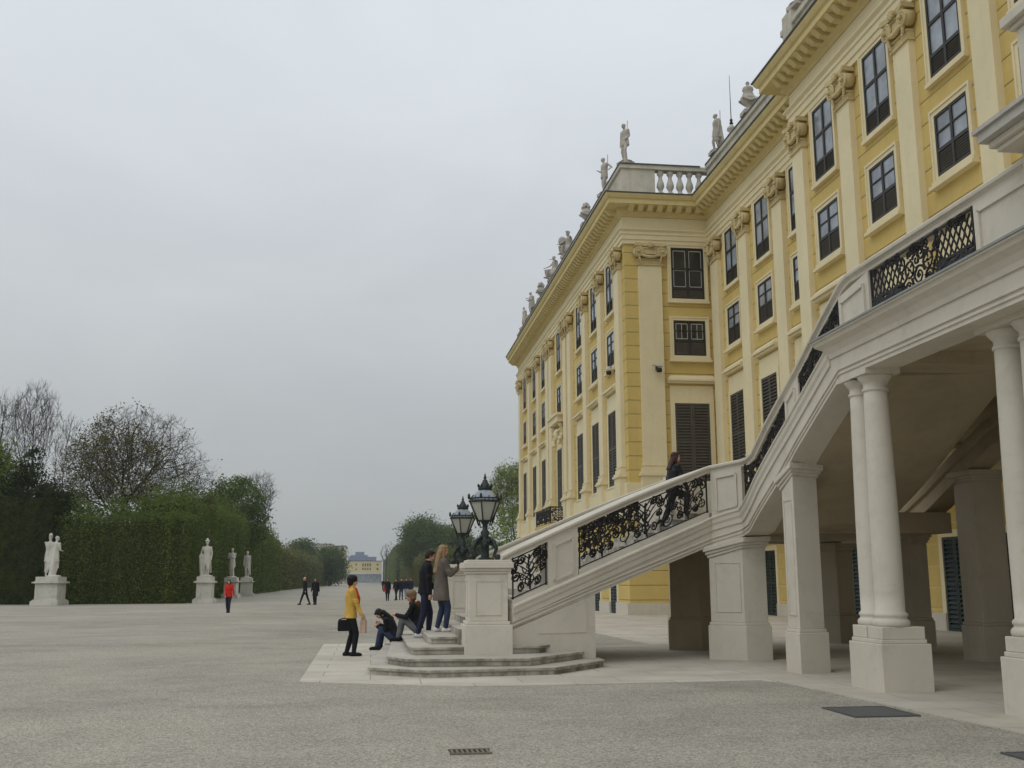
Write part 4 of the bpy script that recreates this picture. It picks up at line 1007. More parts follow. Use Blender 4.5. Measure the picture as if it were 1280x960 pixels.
HBLACK = cloth('black_hair', srgb(28,25,24), .5); HBROWN = cloth('brown_hair', srgb(72,52,40), .5); HRED = cloth('auburn_hair', srgb(62,36,31), .5); HBLOND = cloth('blonde_hair', srgb(150,122,86), .5)
HTAN = cloth('tan_hair', srgb(132,106,80), .6)

# woman in the yellow jacket (faces right, bag in the forward hand)
J = skeleton(feet=((-.09,-.06),(.09,.08)), hands=((-.22,.10,.84),(.20,.24,.86)), head=(.05,0), lean=.02, bend=-.02)
t = person('woman in yellow jacket and orange scarf standing on paving left of the steps', (-.45,23.45,.012), R_(-82), J, 1.63, True, cloth('yellow_leather', srgb(208,168,76), .6), .10, 1.12, BLACK, BLACK, HBLACK, 'bushy')
n = J['neck']; blob('scarf', [('cap', n+Vector((0,.05,-.0)), .05, n+Vector((0,-.02,.03)), .055), ('cap', n+Vector((0,.09,-.03)), .05, n+Vector((.02,.165,-.22)), .045), ('cap', n+Vector((.02,.165,-.22)), .042, n+Vector((.03,.15,-.42)), .04), ('cap', n+Vector((-.04,.10,-.04)), .04, n+Vector((-.03,.15,-.30)), .035)], .011, cloth('orange_red_scarf', srgb(214,70,34)), t)
def bag(label, loc, rz, w, d, h, mat, strap, name='shoulder_bag'):
    t = thing(name, label, 'bag', loc, rz); m = MB()
    m.prism([(-w/2,-d/2),(w/2,-d/2),(w/2,d/2),(-w/2,d/2)], 0, h*.85); m.hexa([(-w/2,-d/2,h*.851),(w/2,-d/2,h*.851),(w/2,d/2,h*.851),(-w/2,d/2,h*.851),(-w/2*.9,-d/6,h),(w/2*.9,-d/6,h),(w/2*.9,d/6,h),(-w/2*.9,d/6,h)])
    part('pouch', m, mat, t, local=True, bevel=.02)
    m = MB(); m.tube([(-w/2*.9,0,h*.9)]+[(w/2*.9*math.cos(math.pi*(1-q)),0,h*.9+strap*math.sin(math.pi*q)) for q in np.linspace(.05,.95,11)]+[(w/2*.9,0,h*.9)], .011, 6); part('strap', m, mat, t, local=True); return t
bag('black shoulder bag at the hip of the woman in yellow', (-.58,23.36,.54), R_(10), .27, .09, .24, BLACK, .05)
pb = bag('pale paper bag held low by the woman in yellow', (-.17,23.36,.50), R_(-30), .13, .08, .30, cloth('pale_paper', srgb(196,168,148)), .08, 'paper_bag')

# girl crouched on the lowest step (faces left)
J = skeleton(pel=(0,0,.12), lean=.22, bend=.50, feet=((-.12,.42),(.12,.36)), footz=(-.14,-.14), hands=((-.04,.42,.40),(.02,.36,.44)), head=(1.0,0), kpole=(0,.5,1))
person('hunched girl with long dark hair and black jacket seated on the bottom step', (.56,25.4,.15), R_(82), J, 1.66, True, BLACK, .06, 1.05, JEANS, BLACK, HBLACK, 'long')
# person in fur-hooded coat seated higher up
J = skeleton(pel=(0,0,.13), lean=.12, bend=.15, feet=((-.12,.42),(.12,.40)), footz=(-.14,-.14), hands=((-.10,.46,.42),(.12,.36,.36)), head=(.1,.2), kpole=(0,.4,1))
t = person('seated person in black coat with brown fur hood and grey trousers', (1.02,24.0,.43), R_(84), J, 1.70, True, BLACK, .04, 1.05, cloth('grey_cloth', srgb(110,110,114)), BLACK, HTAN, 'bushy')
n = J['neck']; blob('fur_hood', [('cap', n+Vector((-.10,.03,.0)), .06, n+Vector((.10,.03,0)), .06), ('cap', n+Vector((-.10,-.08,-.03)), .07, n+Vector((.10,-.08,-.03)), .07), ('ell', n+Vector((0,-.12,-.06)), (.12,.07,.12), I3)], .012, cloth('brown_fur', srgb(84,60,42), .95), t, smooth=1)
# young man in black, facing the blonde woman
J = skeleton(feet=((-.10,.10),(.11,-.16)), hands=((-.20,.26,.98),(.24,.06,.84)), head=(.28,0), lean=.04, bend=.06, toe=((-.2,1),(.2,1)))
person('young man in black jacket and dark jeans standing behind the blonde woman', (1.12,22.85,.42), R_(-82), J, 1.76, True, BLACK, .06, 1.08, DJEANS, cloth('white_trainers', srgb(196,196,196)), cloth('dark_brown_hair', srgb(46,36,32), .5), 'short', thick=.026)
# blonde woman with phone
J = skeleton(feet=((-.09,-.05),(.10,.07)), hands=((-.08,.27,1.26),(.12,.30,1.27)), head=(.16,0), toe=((-.1,1),(.25,1)))
person('blonde woman in grey-brown coat and white trainers holding a phone on the top step', (1.42,22.15,.56), R_(-74), J, 1.70, True, cloth('grey_brown_wool', srgb(104,96,88)), .30, 1.18, JEANS, WHITE, HBLOND, 'straight', thick=.03)
t = thing('mobile_phone', 'small dark phone in the hand of the blonde woman', 'phone', (1.76,22.03,1.86), R_(-74)); m = MB(); m.box(-.037,.037,-.005,.005,0,.15); part('case', m, BLACK, t, local=True, bevel=.003); m = MB(); m.box(-.033,.033,-.0065,-.0055,.008,.142); part('screen', m, 'pane_dark', t, local=True)
# woman climbing the stairs
J = skeleton(pel=(0,.0,.90), feet=((-.08,.34),(.08,-.32)), footz=(.29,.0), hands=((-.22,-.02,.82),(.24,.26,.88)), head=(-.02,0), lean=.10, bend=.02)
person('woman with auburn hair in black leather jacket climbing the stairs', (6.44,22.2,2.66), R_(-80), J, 1.66, True, cloth('black_leather', srgb(32,32,36), .4), .05, 1.08, BLACK, BLACK, HRED, 'long')
# small figures out on the gravel
def walker(label, x, y, rz, H, coat, hem, tr, hair, style, ph=.2, group=None, shoes=BLACK, hands=None):
    J = skeleton(feet=((-.08,ph),(.08,-ph)), hands=hands or ((-.24,-.10,.82),(.24,.14,.84)), lean=.03); return person(label, (x,y,0), rz, J, H, False, coat, hem, 1.15, tr, shoes, hair, style, group)
G1 = 'people walking across the gravel'
walker('woman in bright red jacket and jeans walking in front of the statues', -7.35,56.8,R_(170),1.62,cloth('red_jacket', srgb(206,42,34)),.08,DJEANS,HBLACK,'long',.12,G1,hands=((-.30,.10,.9),(.12,.22,.92)))
walker('man in black overcoat striding beside a woman, far out left of the yellow-jacketed woman', -4.55,74.5,R_(75),1.80,BLACK,.28,BLACK,None,'bald',.30,G1)
walker('woman in open black coat with auburn hair, walking with the man in black overcoat', -3.85,74.3,R_(165),1.72,BLACK,.34,BLACK,HRED,'long',.08,G1)
walker('woman in long black coat carrying a red bag, foremost of the distant group', 1.25,87.4,R_(175),1.72,BLACK,.36,BLACK,HBLACK,'long',.12,G1)
walker('person in plain black with a backward stride, second of the distant group', 2.0,89.6,R_(150),1.70,BLACK,.12,BLACK,HBLACK,'short',.26,G1)
walker('person in navy jacket and blue jeans in the middle of the distant group', 2.45,91.5,R_(190),1.74,NAVY,.08,JEANS,HBROWN,'short',.15,G1)
walker('person in dark jacket and pale blue jeans in the distant group', 3.0,95.2,R_(170),1.74,NAVY,.05,cloth('pale_denim', srgb(150,160,180)),HBROWN,'long',.2,G1)
walker('person in dark blue coat at the right end of the distant group', 3.4,95.8,R_(185),1.78,cloth('dark_blue_cloth', srgb(44,52,74)),.14,DJEANS,HBROWN,'short',.16,G1)
walker('tiny lone figure in black far down the avenue', 1.9,190,R_(180),1.75,BLACK,.3,BLACK,HBLACK,'short',.15,G1)
bag('small red bag of the woman in the long black coat', (.98,87.3,.72), 0, .24, .10, .26, cloth('red_bag', srgb(190,30,40)), .36)

# ------------------------------------------------------------------ statues
def draped(J, seed, hem_to=.12, cloak=True, g=.02):
    rng = random.Random(seed); o = figure_body(J, False)
    for k in range(8):                                            # falling folds
        a = rng.uniform(0,6.28); r = rng.uniform(.11,.15); c = J['pel']; z1 = rng.uniform(hem_to+.1,.62)
        o.append(('cap', c+Vector((r*math.cos(a),r*.8*math.sin(a),.02)), .032, Vector((c.x+r*1.15*math.cos(a+.25),c.y+r*1.0*math.sin(a+.25),z1)), .026))
    o.append(('loft', torso_rings(J, 1, g, .30, 1.1)))
    if cloak:
        for k in range(5): x = -.12+.05*k; o.append(('cap', J['neck']+Vector((x,-.09,-.05)), .04, Vector((J['pel'].x+x*1.3-.05,J['pel'].y-.17-.04*(k%2),.22+.10*(k%3))), .045))
    return o
def garden_statue(label, x, y, rz, figs, bw=1.55, hp=1.95, group='marble statues along the clipped hedge'):
    t = thing('garden_statue', label, 'statue', (x,y,0), rz, group); m = MB(); b = bw/2
    for e, z0, z1 in ((.20,-.02,.28),(.14,.28,.34),(.07,.34,.40),(0,.40,1.46),(.06,1.46,1.50),(.18,1.50,1.60),(.08,1.60,1.64),(0,1.64,hp)): m.box(-b-e,b+e,-b-e,b+e,z0,z1)
    p_ = part('pedestal', m, 'statue', t, local=True, bevel=.02); m = MB()
    for s in (-1,1):
        for a0,a1,z0,z1 in ((-b+.2,b-.2,.58,.61),(-b+.2,b-.2,1.27,1.30),(-b+.2,-b+.23,.61,1.27),(b-.23,b-.2,.61,1.27)): m.box(a0,a1,s*b-.02,s*b+.02,z0,z1)
    part('panel_moulding', m, 'statue', p_, local=True)
    for (dx, dy, rr, prims, sc) in figs:
        blob('figure', prims, .018, 'statue', t, smooth=1, basis=Matrix.Translation((dx,dy,hp-.01))@Matrix.Rotation(rr,4,'Z')@Matrix.Scale(sc,4))
stump = [('cap',(0.0,-.14,.05),.14,(.02,-.12,.6),.10), ('ell',(0,0,.03),(.34,.28,.06),I3)]
JA = skeleton(feet=((-.10,.08),(.10,-.06)), hands=((-.30,-.05,.95),(.12,.26,1.12)), head=(.1,.5), bend=.05)
JB = skeleton(feet=((-.09,-.05),(.10,.10)), hands=((.02,.26,1.15),(.26,.26,1.02)), head=(.05,-.4))
garden_statue('marble statue of two embracing draped figures on a wide pedestal, leftmost along the hedge', -22.35, 78.4, R_(174), [(-.18,.05,R_(160),draped(JA,1)+stump,1.62),(.26,-.05,R_(-150),draped(JB,2,.1,False)+[('ell',JB['head']+Vector((0,-.02,.10)),(.08,.12,.09),I3)],1.66)])
JC = skeleton(feet=((-.12,.06),(.12,-.04)), hands=((-.24,.10,.92),(.22,.10,1.02)), head=(.0,-.3))
helm = [('ell',JC['head']+Vector((0,0,.09)),(.12,.15,.06),I3),('cap',JC['head']+Vector((0,.08,.16)),.04,JC['head']+Vector((0,-.14,.14)),.04),('ell',JC['head']+Vector((0,0,.15)),(.06,.10,.09),I3)]
garden_statue('marble warrior statue in plumed helmet and long cloak, on a pedestal at the hedge corner', -12.35, 82.0, R_(178), [(0,0,R_(6),draped(JC,3)+helm+stump+[('cap',(.2,-.1,.05),.1,(.26,-.05,1.0),.12)],1.52)], 1.12)
JD = skeleton(feet=((-.08,.05),(.10,-.08)), hands=((-.05,.24,1.24),(.12,.24,1.20)), head=(.1,.3))
garden_statue('marble statue with folded arms just right of the helmeted warrior', -13.6, 106.5, R_(176), [(0,0,0,draped(JD,4,.1,False)+stump,1.62)], 1.2)
JE = skeleton(feet=((-.10,-.04),(.09,.06)), hands=((-.22,.02,.86),(.23,.06,.88)), head=(.0,.6))
garden_statue('slim marble statue with lowered arms, rightmost and farthest of the hedge statues', -13.4, 117.4, R_(184), [(0,0,0,draped(JE,5,.1,True)+stump,1.62)], 1.25)
# roof sculpture
GR = 'sculptures along the palace roofline'
def roof_figure(label, x, y, z, rz, J, seed, h, extra=(), rod=False):
    t = thing('roof_statue', label, 'statue', (x,y,z), rz, GR); pr = draped(J, seed, .1, True)+stump+list(extra)
    blob('figure', pr, .03, 'roofstatue', t, smooth=1, basis=Matrix.Translation((0,0,.10))@Matrix.Diagonal(((h-.1)/1.42,(h-.1)/1.42,(h-.1)/1.68,1))); m = MB(); m.box(-.36,.36,-.34,.34,-.03,.14); part('base', m, 'roofstatue', t, local=True)
    if rod: m = MB(); m.tube([(.28,-.3,0),(.26,-.34,h*1.22)], .014, 5); part('lightning_rod', m, 'iron', t, local=True)
JN = skeleton(feet=((-.10,.12),(.10,-.04)), hands=((-.16,.16,.98),(.24,.02,.86)), head=(.25,.2)); JS = skeleton(pel=(0,-.05,.62), lean=-.05, feet=((-.16,.42),(.16,.30)), footz=(.0,.08), hands=((-.52,.30,1.02),(.30,.30,.78)), head=(.1,.5), kpole=(0,.6,1))
nude = [('ell',(0,0,.03),(.3,.25,.06),I3)]
def roof_nude(label, x, y, z, rz, J, h):
    t = thing('roof_statue', label, 'statue', (x,y,z), rz, GR); blob('figure', figure_body(J,False)+nude+[('cap',(.12,-.12,.05),.10,(.12,-.08,.75),.07),('loft',torso_rings(J,1,.015,.16,1.05))], .03, 'roofstatue', t, smooth=1, basis=Matrix.Translation((0,0,.10))@Matrix.Diagonal(((h-.1)/1.50,(h-.1)/1.50,(h-.1)/1.68,1)))
    m = MB(); m.box(-.34,.34,-.3,.3,-.03,.14); part('base', m, 'roofstatue', t, local=True); m = MB(); m.tube([(.30,-.3,0),(.14,-.34,h*1.2)], .014, 5); part('lightning_rod', m, 'iron', t, local=True)
PZ = 22.12
roof_nude('roof statue of a near-nude man looking down at the front corner of the roof', 12.2, 48.62, PZ, R_(120), JN, 2.1)
roof_nude('slender roof statue leaning beside its rod, next along the wing from the corner', 12.1, 53.0, PZ, R_(110), skeleton(feet=((-.08,.1),(.1,-.1)), hands=((-.30,.02,1.05),(.18,.18,1.15)), head=(.2,.6), lean=-.05, bend=.1), 2.1)
roof_figure('seated armoured roof figure with raised shield, between the flower urn and the arm-stretching figure', 12.1, 64.2, PZ, R_(110), JS, 8, 2.0, [('ell',(.42,.0,1.0),(.10,.26,.34),I3),('ell',(0,-.05,.3),(.4,.36,.34),I3),('ell',JS['head']+Vector((0,0,.13)),(.07,.14,.08),I3)])
roof_figure('seated roof figure stretching out one arm, halfway along the wing', 12.1, 69.6, PZ, R_(100), JS, 9, 2.1, [('ell',(0,-.05,.3),(.42,.36,.34),I3)])
roof_figure('standing roof statue with bent arms, second from the far end of the wing', 12.1, 80.0, PZ, R_(110), JD, 10, 2.0)
roof_figure('standing roof statue with lowered arms at the far end of the wing', 12.1, 83.9, PZ, R_(100), JE, 11, 1.8)
roof_figure('draped roof statue facing left on the recessed wall, beside the tall lightning rod', 16.35, 46.7, PZ, R_(95), JE, 12, 2.0, (), True)
roof_figure('roof statue on the projecting centre, cut by the top of the picture', 15.25, 33.9, 22.4, R_(100), JC, 13, 2.1)
def urn(label, x, y, z, s, flowers):
    t = thing('roof_urn', label, 'urn', (x,y,z), 0, GR, s); m = MB(); m.box(-.32,.32,-.32,.32,-.03,.16)
    m.lathe([(.26,.16),(.26,.22),(.12,.30),(.12,.40),(.20,.48),(.34,.68),(.36,.82),(.30,.90),(.24,.96),(.26,1.00),(.24,1.04)], k=18); part('vase', m, 'roofstatue', t, local=True)
    m = MB(); rng = random.Random(7)
    if flowers:
        for i in range(26): a = rng.uniform(0,6.28); r = rng.uniform(0,.26); m.sphere((r*math.cos(a),r*math.sin(a),1.06+.30*(1-r/.3)+rng.uniform(-.05,.05)), rng.uniform(.08,.13), 7, 5)
    else: m.lathe([(.24,1.02),(.20,1.10),(.26,1.20),(.24,1.32),(.10,1.42),(.05,1.48),(.10,1.55),(.06,1.62),(.02,1.66)], k=14)
    for s_ in (-1,1):
        for i in range(5): m.sphere((s_*(.32-.14*i*.5),.24+.02*i,.74-.03*i), .07, 6, 5); m.sphere((s_*(.32-.14*i*.5),-.24-.02*i,.74-.03*i), .07, 6, 5)
    part('garland', m, 'roofstatue', t, local=True)
urn('stone roof urn heaped with flowers, between the slender statue and the seated armoured figure', 12.1, 58.0, PZ, 1.02, True)
urn('stone roof urn with rounded top, beyond the halfway seated figure', 12.1, 75.0, PZ, 1.02, True)
urn('stone roof urn with pointed lid and garlands, right of the lightning rod', 16.35, 42.3, PZ, .98, False)
t = thing('lightning_rod', 'tall thin lightning rod on a ball finial between roof statue and urn', 'lightning rod', (16.35,44.6,PZ-.02)); m = MB(); m.lathe([(.2,0),(.2,.1),(.08,.16),(.22,.32),(.22,.42),(.08,.56),(.05,.6)], k=12); part('base', m, 'roofstatue', t, local=True); m = MB(); m.lathe([(.05,.58),(.10,.66),(.05,.74),(.08,.82),(.03,.9)], k=8); m.tube([(0,0,.86),(0,0,3.1)], [.022,.010], 6); part('rod', m, 'iron', t, local=True)
def seccam(label, mat4):
    t = thing('security_camera', label, 'camera', (0,0,0)); t.matrix_basis = mat4; WM[t.name] = mat4
    m = MB(); m.box(-.06,.06,-.02,.03,-.12,.12); m.tube([(0,.02,.05),(0,.22,.12),(0,.30,.06)], .022, 6); part('bracket', m, 'lead', t, local=True)
    m = MB(); m.hexa([(-.20,.24,-.02),(.32,.24,.06),(.32,.40,.06),(-.20,.40,-.02),(-.20,.26,.13),(.34,.26,.21),(.34,.38,.21),(-.20,.38,.13)]); part('housing', m, 'plinth', t, local=True, bevel=.02)
    m = MB(); m.lathe([(.12,-.26),(.14,-.2),(.14,-.10),(.10,-.06)], (-.04,.32,0), 12); part('lens', m, 'iron', t, local=True)
seccam('white security camera on the broad pilaster facing the viewer', FR.mat(13.35,11.62,.205)); seccam('white security camera on the wing side, around the corner of the yellow quoin', FW1.mat(50.6,12.0,.05))
# ground fittings
def plate(label, x0, x1, y0, y1):
    t = thing('metal_cover', label, 'cover', (x0,y0,0)); m = MB(); m.box(0,x1-x0,0,y1-y0,-.02,.014); part('sheet', m, simple('grey_steel_plate', srgb(92,92,92), .6, .4, .2, .12, 4, .2), t, local=True)
    m = MB()
    for a,b,c,d in ((-.03,x1-x0+.03,-.03,0),(-.03,x1-x0+.03,y1-y0,y1-y0+.03),(-.03,0,0,y1-y0),(x1-x0,x1-x0+.03,0,y1-y0)): m.box(a,b,c,d,-.02,.018)
    part('frame', m, 'lead', t, local=True)
plate('flat dark grey metal cover in the gravel before the paired columns', 5.68, 6.44, 12.2, 13.08); plate('dark metal cover in the gravel cut by the right edge of the picture', 5.85, 6.5, 8.7, 9.5)
t = thing('drain_grate', 'small rusty slotted drain grate in the foreground gravel', 'drain', (.95,10.35,0)); m = MB(); m.box(-.19,.19,-.12,.12,-.02,.004); part('pit', m, simple('dark_drain', srgb(70,62,52), .9), t, local=True); m = MB()
for i in range(8): m.box(-.18+.048*i,-.18+.048*i+.022,-.11,.11,0,.016)
m.box(-.2,.2,-.13,-.11,-.01,.018); m.box(-.2,.2,.11,.13,-.01,.018); part('bars', m, simple('rusty_iron', srgb(122,112,98), .9), t, local=True)
# ------------------------------------------------------------------ vegetation
def leaf_mesh(name, cen, size, mat, seed, flat=.0):
    rs = np.random.RandomState(seed); n = len(cen); cen = np.asarray(cen, float)
    a = rs.normal(size=(n,3)); a /= np.linalg.norm(a,axis=1,keepdims=True)+1e-9; b = rs.normal(size=(n,3)); b -= a*(a*b).sum(1,keepdims=True); b /= np.linalg.norm(b,axis=1,keepdims=True)+1e-9
    sz = size*rs.uniform(.55,1.35,(n,1)); c = np.cross(a,b)*sz*.12*rs.normal(size=(n,1))
    v = np.stack([cen-a*sz*.5, cen+b*sz*.32+c, cen+a*sz*.5, cen-b*sz*.32+c], 1).reshape(-1,3)
    me = bpy.data.meshes.new(name); me.vertices.add(4*n); me.vertices.foreach_set('co', v.ravel()); me.loops.add(4*n); me.loops.foreach_set('vertex_index', np.arange(4*n))
    me.polygons.add(n); me.polygons.foreach_set('loop_start', np.arange(n)*4); me.polygons.foreach_set('loop_total', np.full(n,4)); me.update(); me.validate(); me.materials.append(M[mat]); return me
def seg_mesh(name, segs, mat, k=4):
    S = np.array([[*a,*b,ra,rb] for a,b,ra,rb in segs]); n = len(S); A_, B_ = S[:,:3], S[:,3:6]; d = B_-A_; d /= np.linalg.norm(d,axis=1,keepdims=True)+1e-9
    u = np.cross(d, [.31,.77,.55]); u /= np.linalg.norm(u,axis=1,keepdims=True)+1e-9; w = np.cross(d,u); V = []
    for P, r in ((A_,S[:,6:7]),(B_,S[:,7:8])):
        for j in range(k): an = 2*math.pi*j/k; V.append(P+(u*math.cos(an)+w*math.sin(an))*r)
    V = np.stack(V,1); f = np.array([[j,(j+1)%k,k+(j+1)%k,k+j] for j in range(k)]); Fc = (np.arange(n)[:,None,None]*2*k+f[None]).reshape(-1,4)
    me = bpy.data.meshes.new(name); me.vertices.add(n*2*k); me.vertices.foreach_set('co', V.ravel()); me.loops.add(Fc.size); me.loops.foreach_set('vertex_index', Fc.ravel())
    me.polygons.add(len(Fc)); me.polygons.foreach_set('loop_start', np.arange(len(Fc))*4); me.polygons.foreach_set('loop_total', np.full(len(Fc),4)); me.update(); me.materials.append(M[mat]); me.polygons.foreach_set('use_smooth', [True]*len(Fc)); return me
def branches(seed, trunk_h, height, spread, r0, forks=5, depth=5, upness=.35, droop=0., lean=(0,0)):
    rng = random.Random(seed); big = []; fine = []; tips = []
    def grow(p, d, L, r, lv):
        n = 3 if lv < 3 else 2; q = p
        for i in range(n):
            d = (d+Vector((rng.gauss(0,.14),rng.gauss(0,.14),rng.gauss(0,.10)+upness*.10-droop*.06*lv))).normalized(); e_ = q+d*L/n; r2 = r*(.86 if lv < 3 else .78)
            (big if r > .05 else fine).append((q,e_,r,r2)); q = e_; r = r2
            if lv >= depth-2: tips.append(e_)
            if lv < depth and (lv > 1 or i > 0):
                sd = Vector((rng.gauss(0,1),rng.gauss(0,1),rng.gauss(0,.6))); sd = (sd-d*sd.dot(d)).normalized(); nd = (d*.72+sd*.7+Vector((0,0,upness*.3))).normalized()
                grow(q, nd, L*rng.uniform(.5,.72), r*.58, lv+1)
        if lv < depth:
            for _ in range(2):
                sd = Vector((rng.gauss(0,1),rng.gauss(0,1),rng.gauss(0,.5))); sd = (sd-d*sd.dot(d)).normalized(); grow(q, (d+sd*.45).normalized(), L*rng.uniform(.6,.82), r*.72, lv+1)
    top = Vector((lean[0],lean[1],trunk_h)); big.append((Vector((0,0,-.1)),top*.5,r0*1.25,r0)); big.append((top*.5,top,r0,r0*.9))
    L0 = (height-trunk_h)*.42
    for i in range(forks):
        a = 2*math.pi*(i+rng.uniform(-.25,.25))/forks; s_ = spread*rng.uniform(.7,1.15); d = Vector((math.cos(a)*s_,math.sin(a)*s_,1)).normalized(); grow(top-Vector((0,0,rng.uniform(0,.18)*trunk_h)), d, L0*rng.uniform(.85,1.1), r0*.55, 1)
    grow(top, Vector((0,0,1)), L0, r0*.6, 1)
    # fit to the stated height
    zm = max(t.z for t in tips); k = (height-trunk_h)/max(zm-trunk_h,.1)
    fit = lambda p: Vector((p.x,p.y,trunk_h+(p.z-trunk_h)*k if p.z > trunk_h else p.z))
    fs = lambda S: [(fit(a),fit(b),ra,rb) for a,b,ra,rb in S]
    return fs(big), fs(fine), [fit(t) for t in tips]
def tree(name, label, x, y, seed, trunk_h, height, spread, r0, leafmat=None, nleaf=0, lsize=.2, lspread=.5, forks=5, depth=5, upness=.35, lean=(0,0), group=None, keep=None):
    t = thing(name, label, 'tree', (x,y,0), 0, group); b, f, tips = branches(seed, trunk_h, height, spread, r0, forks, depth, upness, 0, lean)
    part('trunk', seg_mesh('trunk', b, 'bark', 6), None, t, local=True); tw = part('crown', seg_mesh('crown', f, 'twig', 3), None, t, local=True)
    if nleaf:
        rs = np.random.RandomState(seed); T = np.array([tuple(p) for p in tips])
        if keep: T = T[[keep(p) for p in T]]
        c = T[rs.randint(len(T),size=nleaf)]+rs.normal(size=(nleaf,3))*lspread; part('leaves', leaf_mesh('leaves', c, lsize, leafmat, seed), None, tw, local=True)
    return t
def lumpy(name, label, x, y, seed, blobs, trunk_h, leafmat, n, lsize, r0=.3, group=None, cat='tree', cl=1.1):
    """dense crown: leaf clumps spread through several lobes, gaps between them; visible limbs"""
    t = thing(name, label, cat, (x,y,0), 0, group); rs = np.random.RandomState(seed); zt = max(b[2]+b[5]*.5 for b in blobs)
    segs = [((0,0,-.1),(0,0,trunk_h),r0*1.2,r0)]
    for b in blobs: segs.append(((0,0,trunk_h*.8),(b[0]*.7,b[1]*.7,b[2]),r0*.6,r0*.15))
    part('trunk', seg_mesh('trunk', segs, 'bark', 7), None, t, local=True); C_ = []
    tot = sum(b[3]*b[4]*b[5] for b in blobs)
    for b in blobs:
        m = max(30, int(n*b[3]*b[4]*b[5]/tot)); k = max(8, m//70)
        d = rs.normal(size=(k,3)); d /= np.linalg.norm(d,axis=1,keepdims=True); rad = rs.uniform(.62,1.04,(k,1)); cc = np.array(b[:3])+d*rad*np.array(b[3:6])
        ck = cc[rs.randint(k,size=m)]; sp = min(b[3:6])*.17*cl; C_.append(ck+rs.normal(size=(m,3))*[sp*1.25,sp*1.25,sp*.8])
    part('crown', leaf_mesh('crown', np.concatenate(C_), lsize, leafmat, seed+1), None, t, local=True); return t
def hedge(label, x0, x1, y0, y1, h0, h1, leafmat, seed, lsize=.22, dens=55, rough=.35, alongy=True, group='clipped hedges lining the avenue'):
    """clipped hedge wall: twiggy core with leaves over faces and a ragged top"""
    t = thing('clipped_hedge', label, 'hedge', ((x0+x1)/2,(y0+y1)/2,0), 0, group); rs = np.random.RandomState(seed); cx, cy = (x0+x1)/2, (y0+y1)/2
    H = lambda x,y: (lerp(h0,h1,(y-y0)/(y1-y0)) if alongy else lerp(h0,h1,(x-x0)/(x1-x0)))
    i_ = .30; m = MB(); m.hexa([(x0+i_-cx,y0+i_-cy,-.05),(x1-i_-cx,y0+i_-cy,-.05),(x1-i_-cx,y1-i_-cy,-.05),(x0+i_-cx,y1-i_-cy,-.05)]+[(x-cx,y-cy,H(x,y)-.55) for x,y in ((x0+i_,y0+i_),(x1-i_,y0+i_),(x1-i_,y1-i_),(x0+i_,y1-i_))])
    part('branches', m, 'hedge_core', t, local=True); C_ = []
    def face(n, f):
        u = rs.rand(n); v = rs.rand(n); C_.append(np.array([f(a,b) for a,b in zip(u,v)])+rs.normal(size=(n,3))*[.12,.12,.10])
    bw = lambda s_: .22*math.sin(s_*1.9+seed)+.14*math.sin(s_*5.3+seed*2)
    def fx(X, sg): return lambda a,b: (X-cx+sg*bw(y0+a*(y1-y0))*rough, y0+a*(y1-y0)-cy, b*H(X,y0+a*(y1-y0)))
    def fy(Y, sg): return lambda a,b: (x0+a*(x1-x0)-cx, Y-cy+sg*bw(x0+a*(x1-x0))*rough, b*H(x0+a*(x1-x0),Y))
    hm = (h0+h1)/2
    if alongy: face(int((y1-y0)*hm*dens), fx(x1 if x1 < 0 else x0, 1)); face(int((x1-x0)*hm*dens), fy(y0,1))
    else: face(int((x1-x0)*hm*dens), fy(y0,1)); face(int((y1-y0)*hm*dens), fx(x1,1)); face(int((y1-y0)*hm*dens*.4), fx(x0,1))
    n = int((x1-x0)*(y1-y0)*dens*.8)
    tp = []
    for a, b, c in zip(rs.rand(n), rs.rand(n), rs.rand(n)):
        x, y = x0+a*(x1-x0), y0+b*(y1-y0); s_ = (y if alongy else x); g = rough*(1.1*max(0,math.sin(s_*2.3+seed))*c+.6*max(0,math.sin(s_*5.1+2*seed))*c+.35*c*c*(c > .6)); tp.append((x-cx,y-cy,H(x,y)-.35+g*1.4+.1))
    C_.append(np.array(tp)+rs.normal(size=(n,3))*.1)
    for _ in range(int(max(x1-x0,y1-y0)*1.6*(45/max(dens,8))**.3)):                      # loose sprays growing out of the top
        x, y = (x1-.3-rs.rand()*.9 if alongy and x1 < 0 else x0+rs.rand()*(x1-x0)), (y0+rs.rand()*(y1-y0) if alongy else y0+rs.rand()*1.2)
        q = int(26*rs.uniform(.5,1.4)); hh = rs.uniform(.3,1.1)*rough**.5; C_.append(np.stack([x-cx+rs.normal(size=q)*.22, y-cy+rs.normal(size=q)*.22, H(x,y)-.4+rs.rand(q)*hh+.1],1))
    part('foliage', leaf_mesh('foliage', np.concatenate(C_), lsize, leafmat, seed), None, t, local=True); return t
hedge('dark green clipped hedge behind the two-figure statue, facing the viewer', -23.1,-13.7,80.9,84.5,6.3,6.6,'leaf_hedge',1,.15,120,1.0,False)
hedge('very dark tall hedge at the left edge of the picture', -46,-23.0,80.6,85,8.6,8.2,'leaf_dark',2,.18,80,1.0,False)
hedge('first clipped hedge wall of the left avenue, behind the two single statues', -18.2,-14.7,84.6,128,8.0,8.6,'leaf_hedge',3,.19,75,1.2)
hedge('second clipped hedge wall of the left avenue, lower and farther', -18.6,-15.0,130,176,7.6,7.8,'leaf_hedge',4,.26,38,1.2)
hedge('brownish budding hedge far along the left of the avenue', -19,-15.6,181,420,6.4,7.0,'leaf_brownhedge',5,.42,14,1.2)
hedge('brown-green clipped hedge behind the distant group, right of the avenue', 11.2,14,175,430,6.2,7.6,'leaf_brownhedge',6,.45,9,.8)
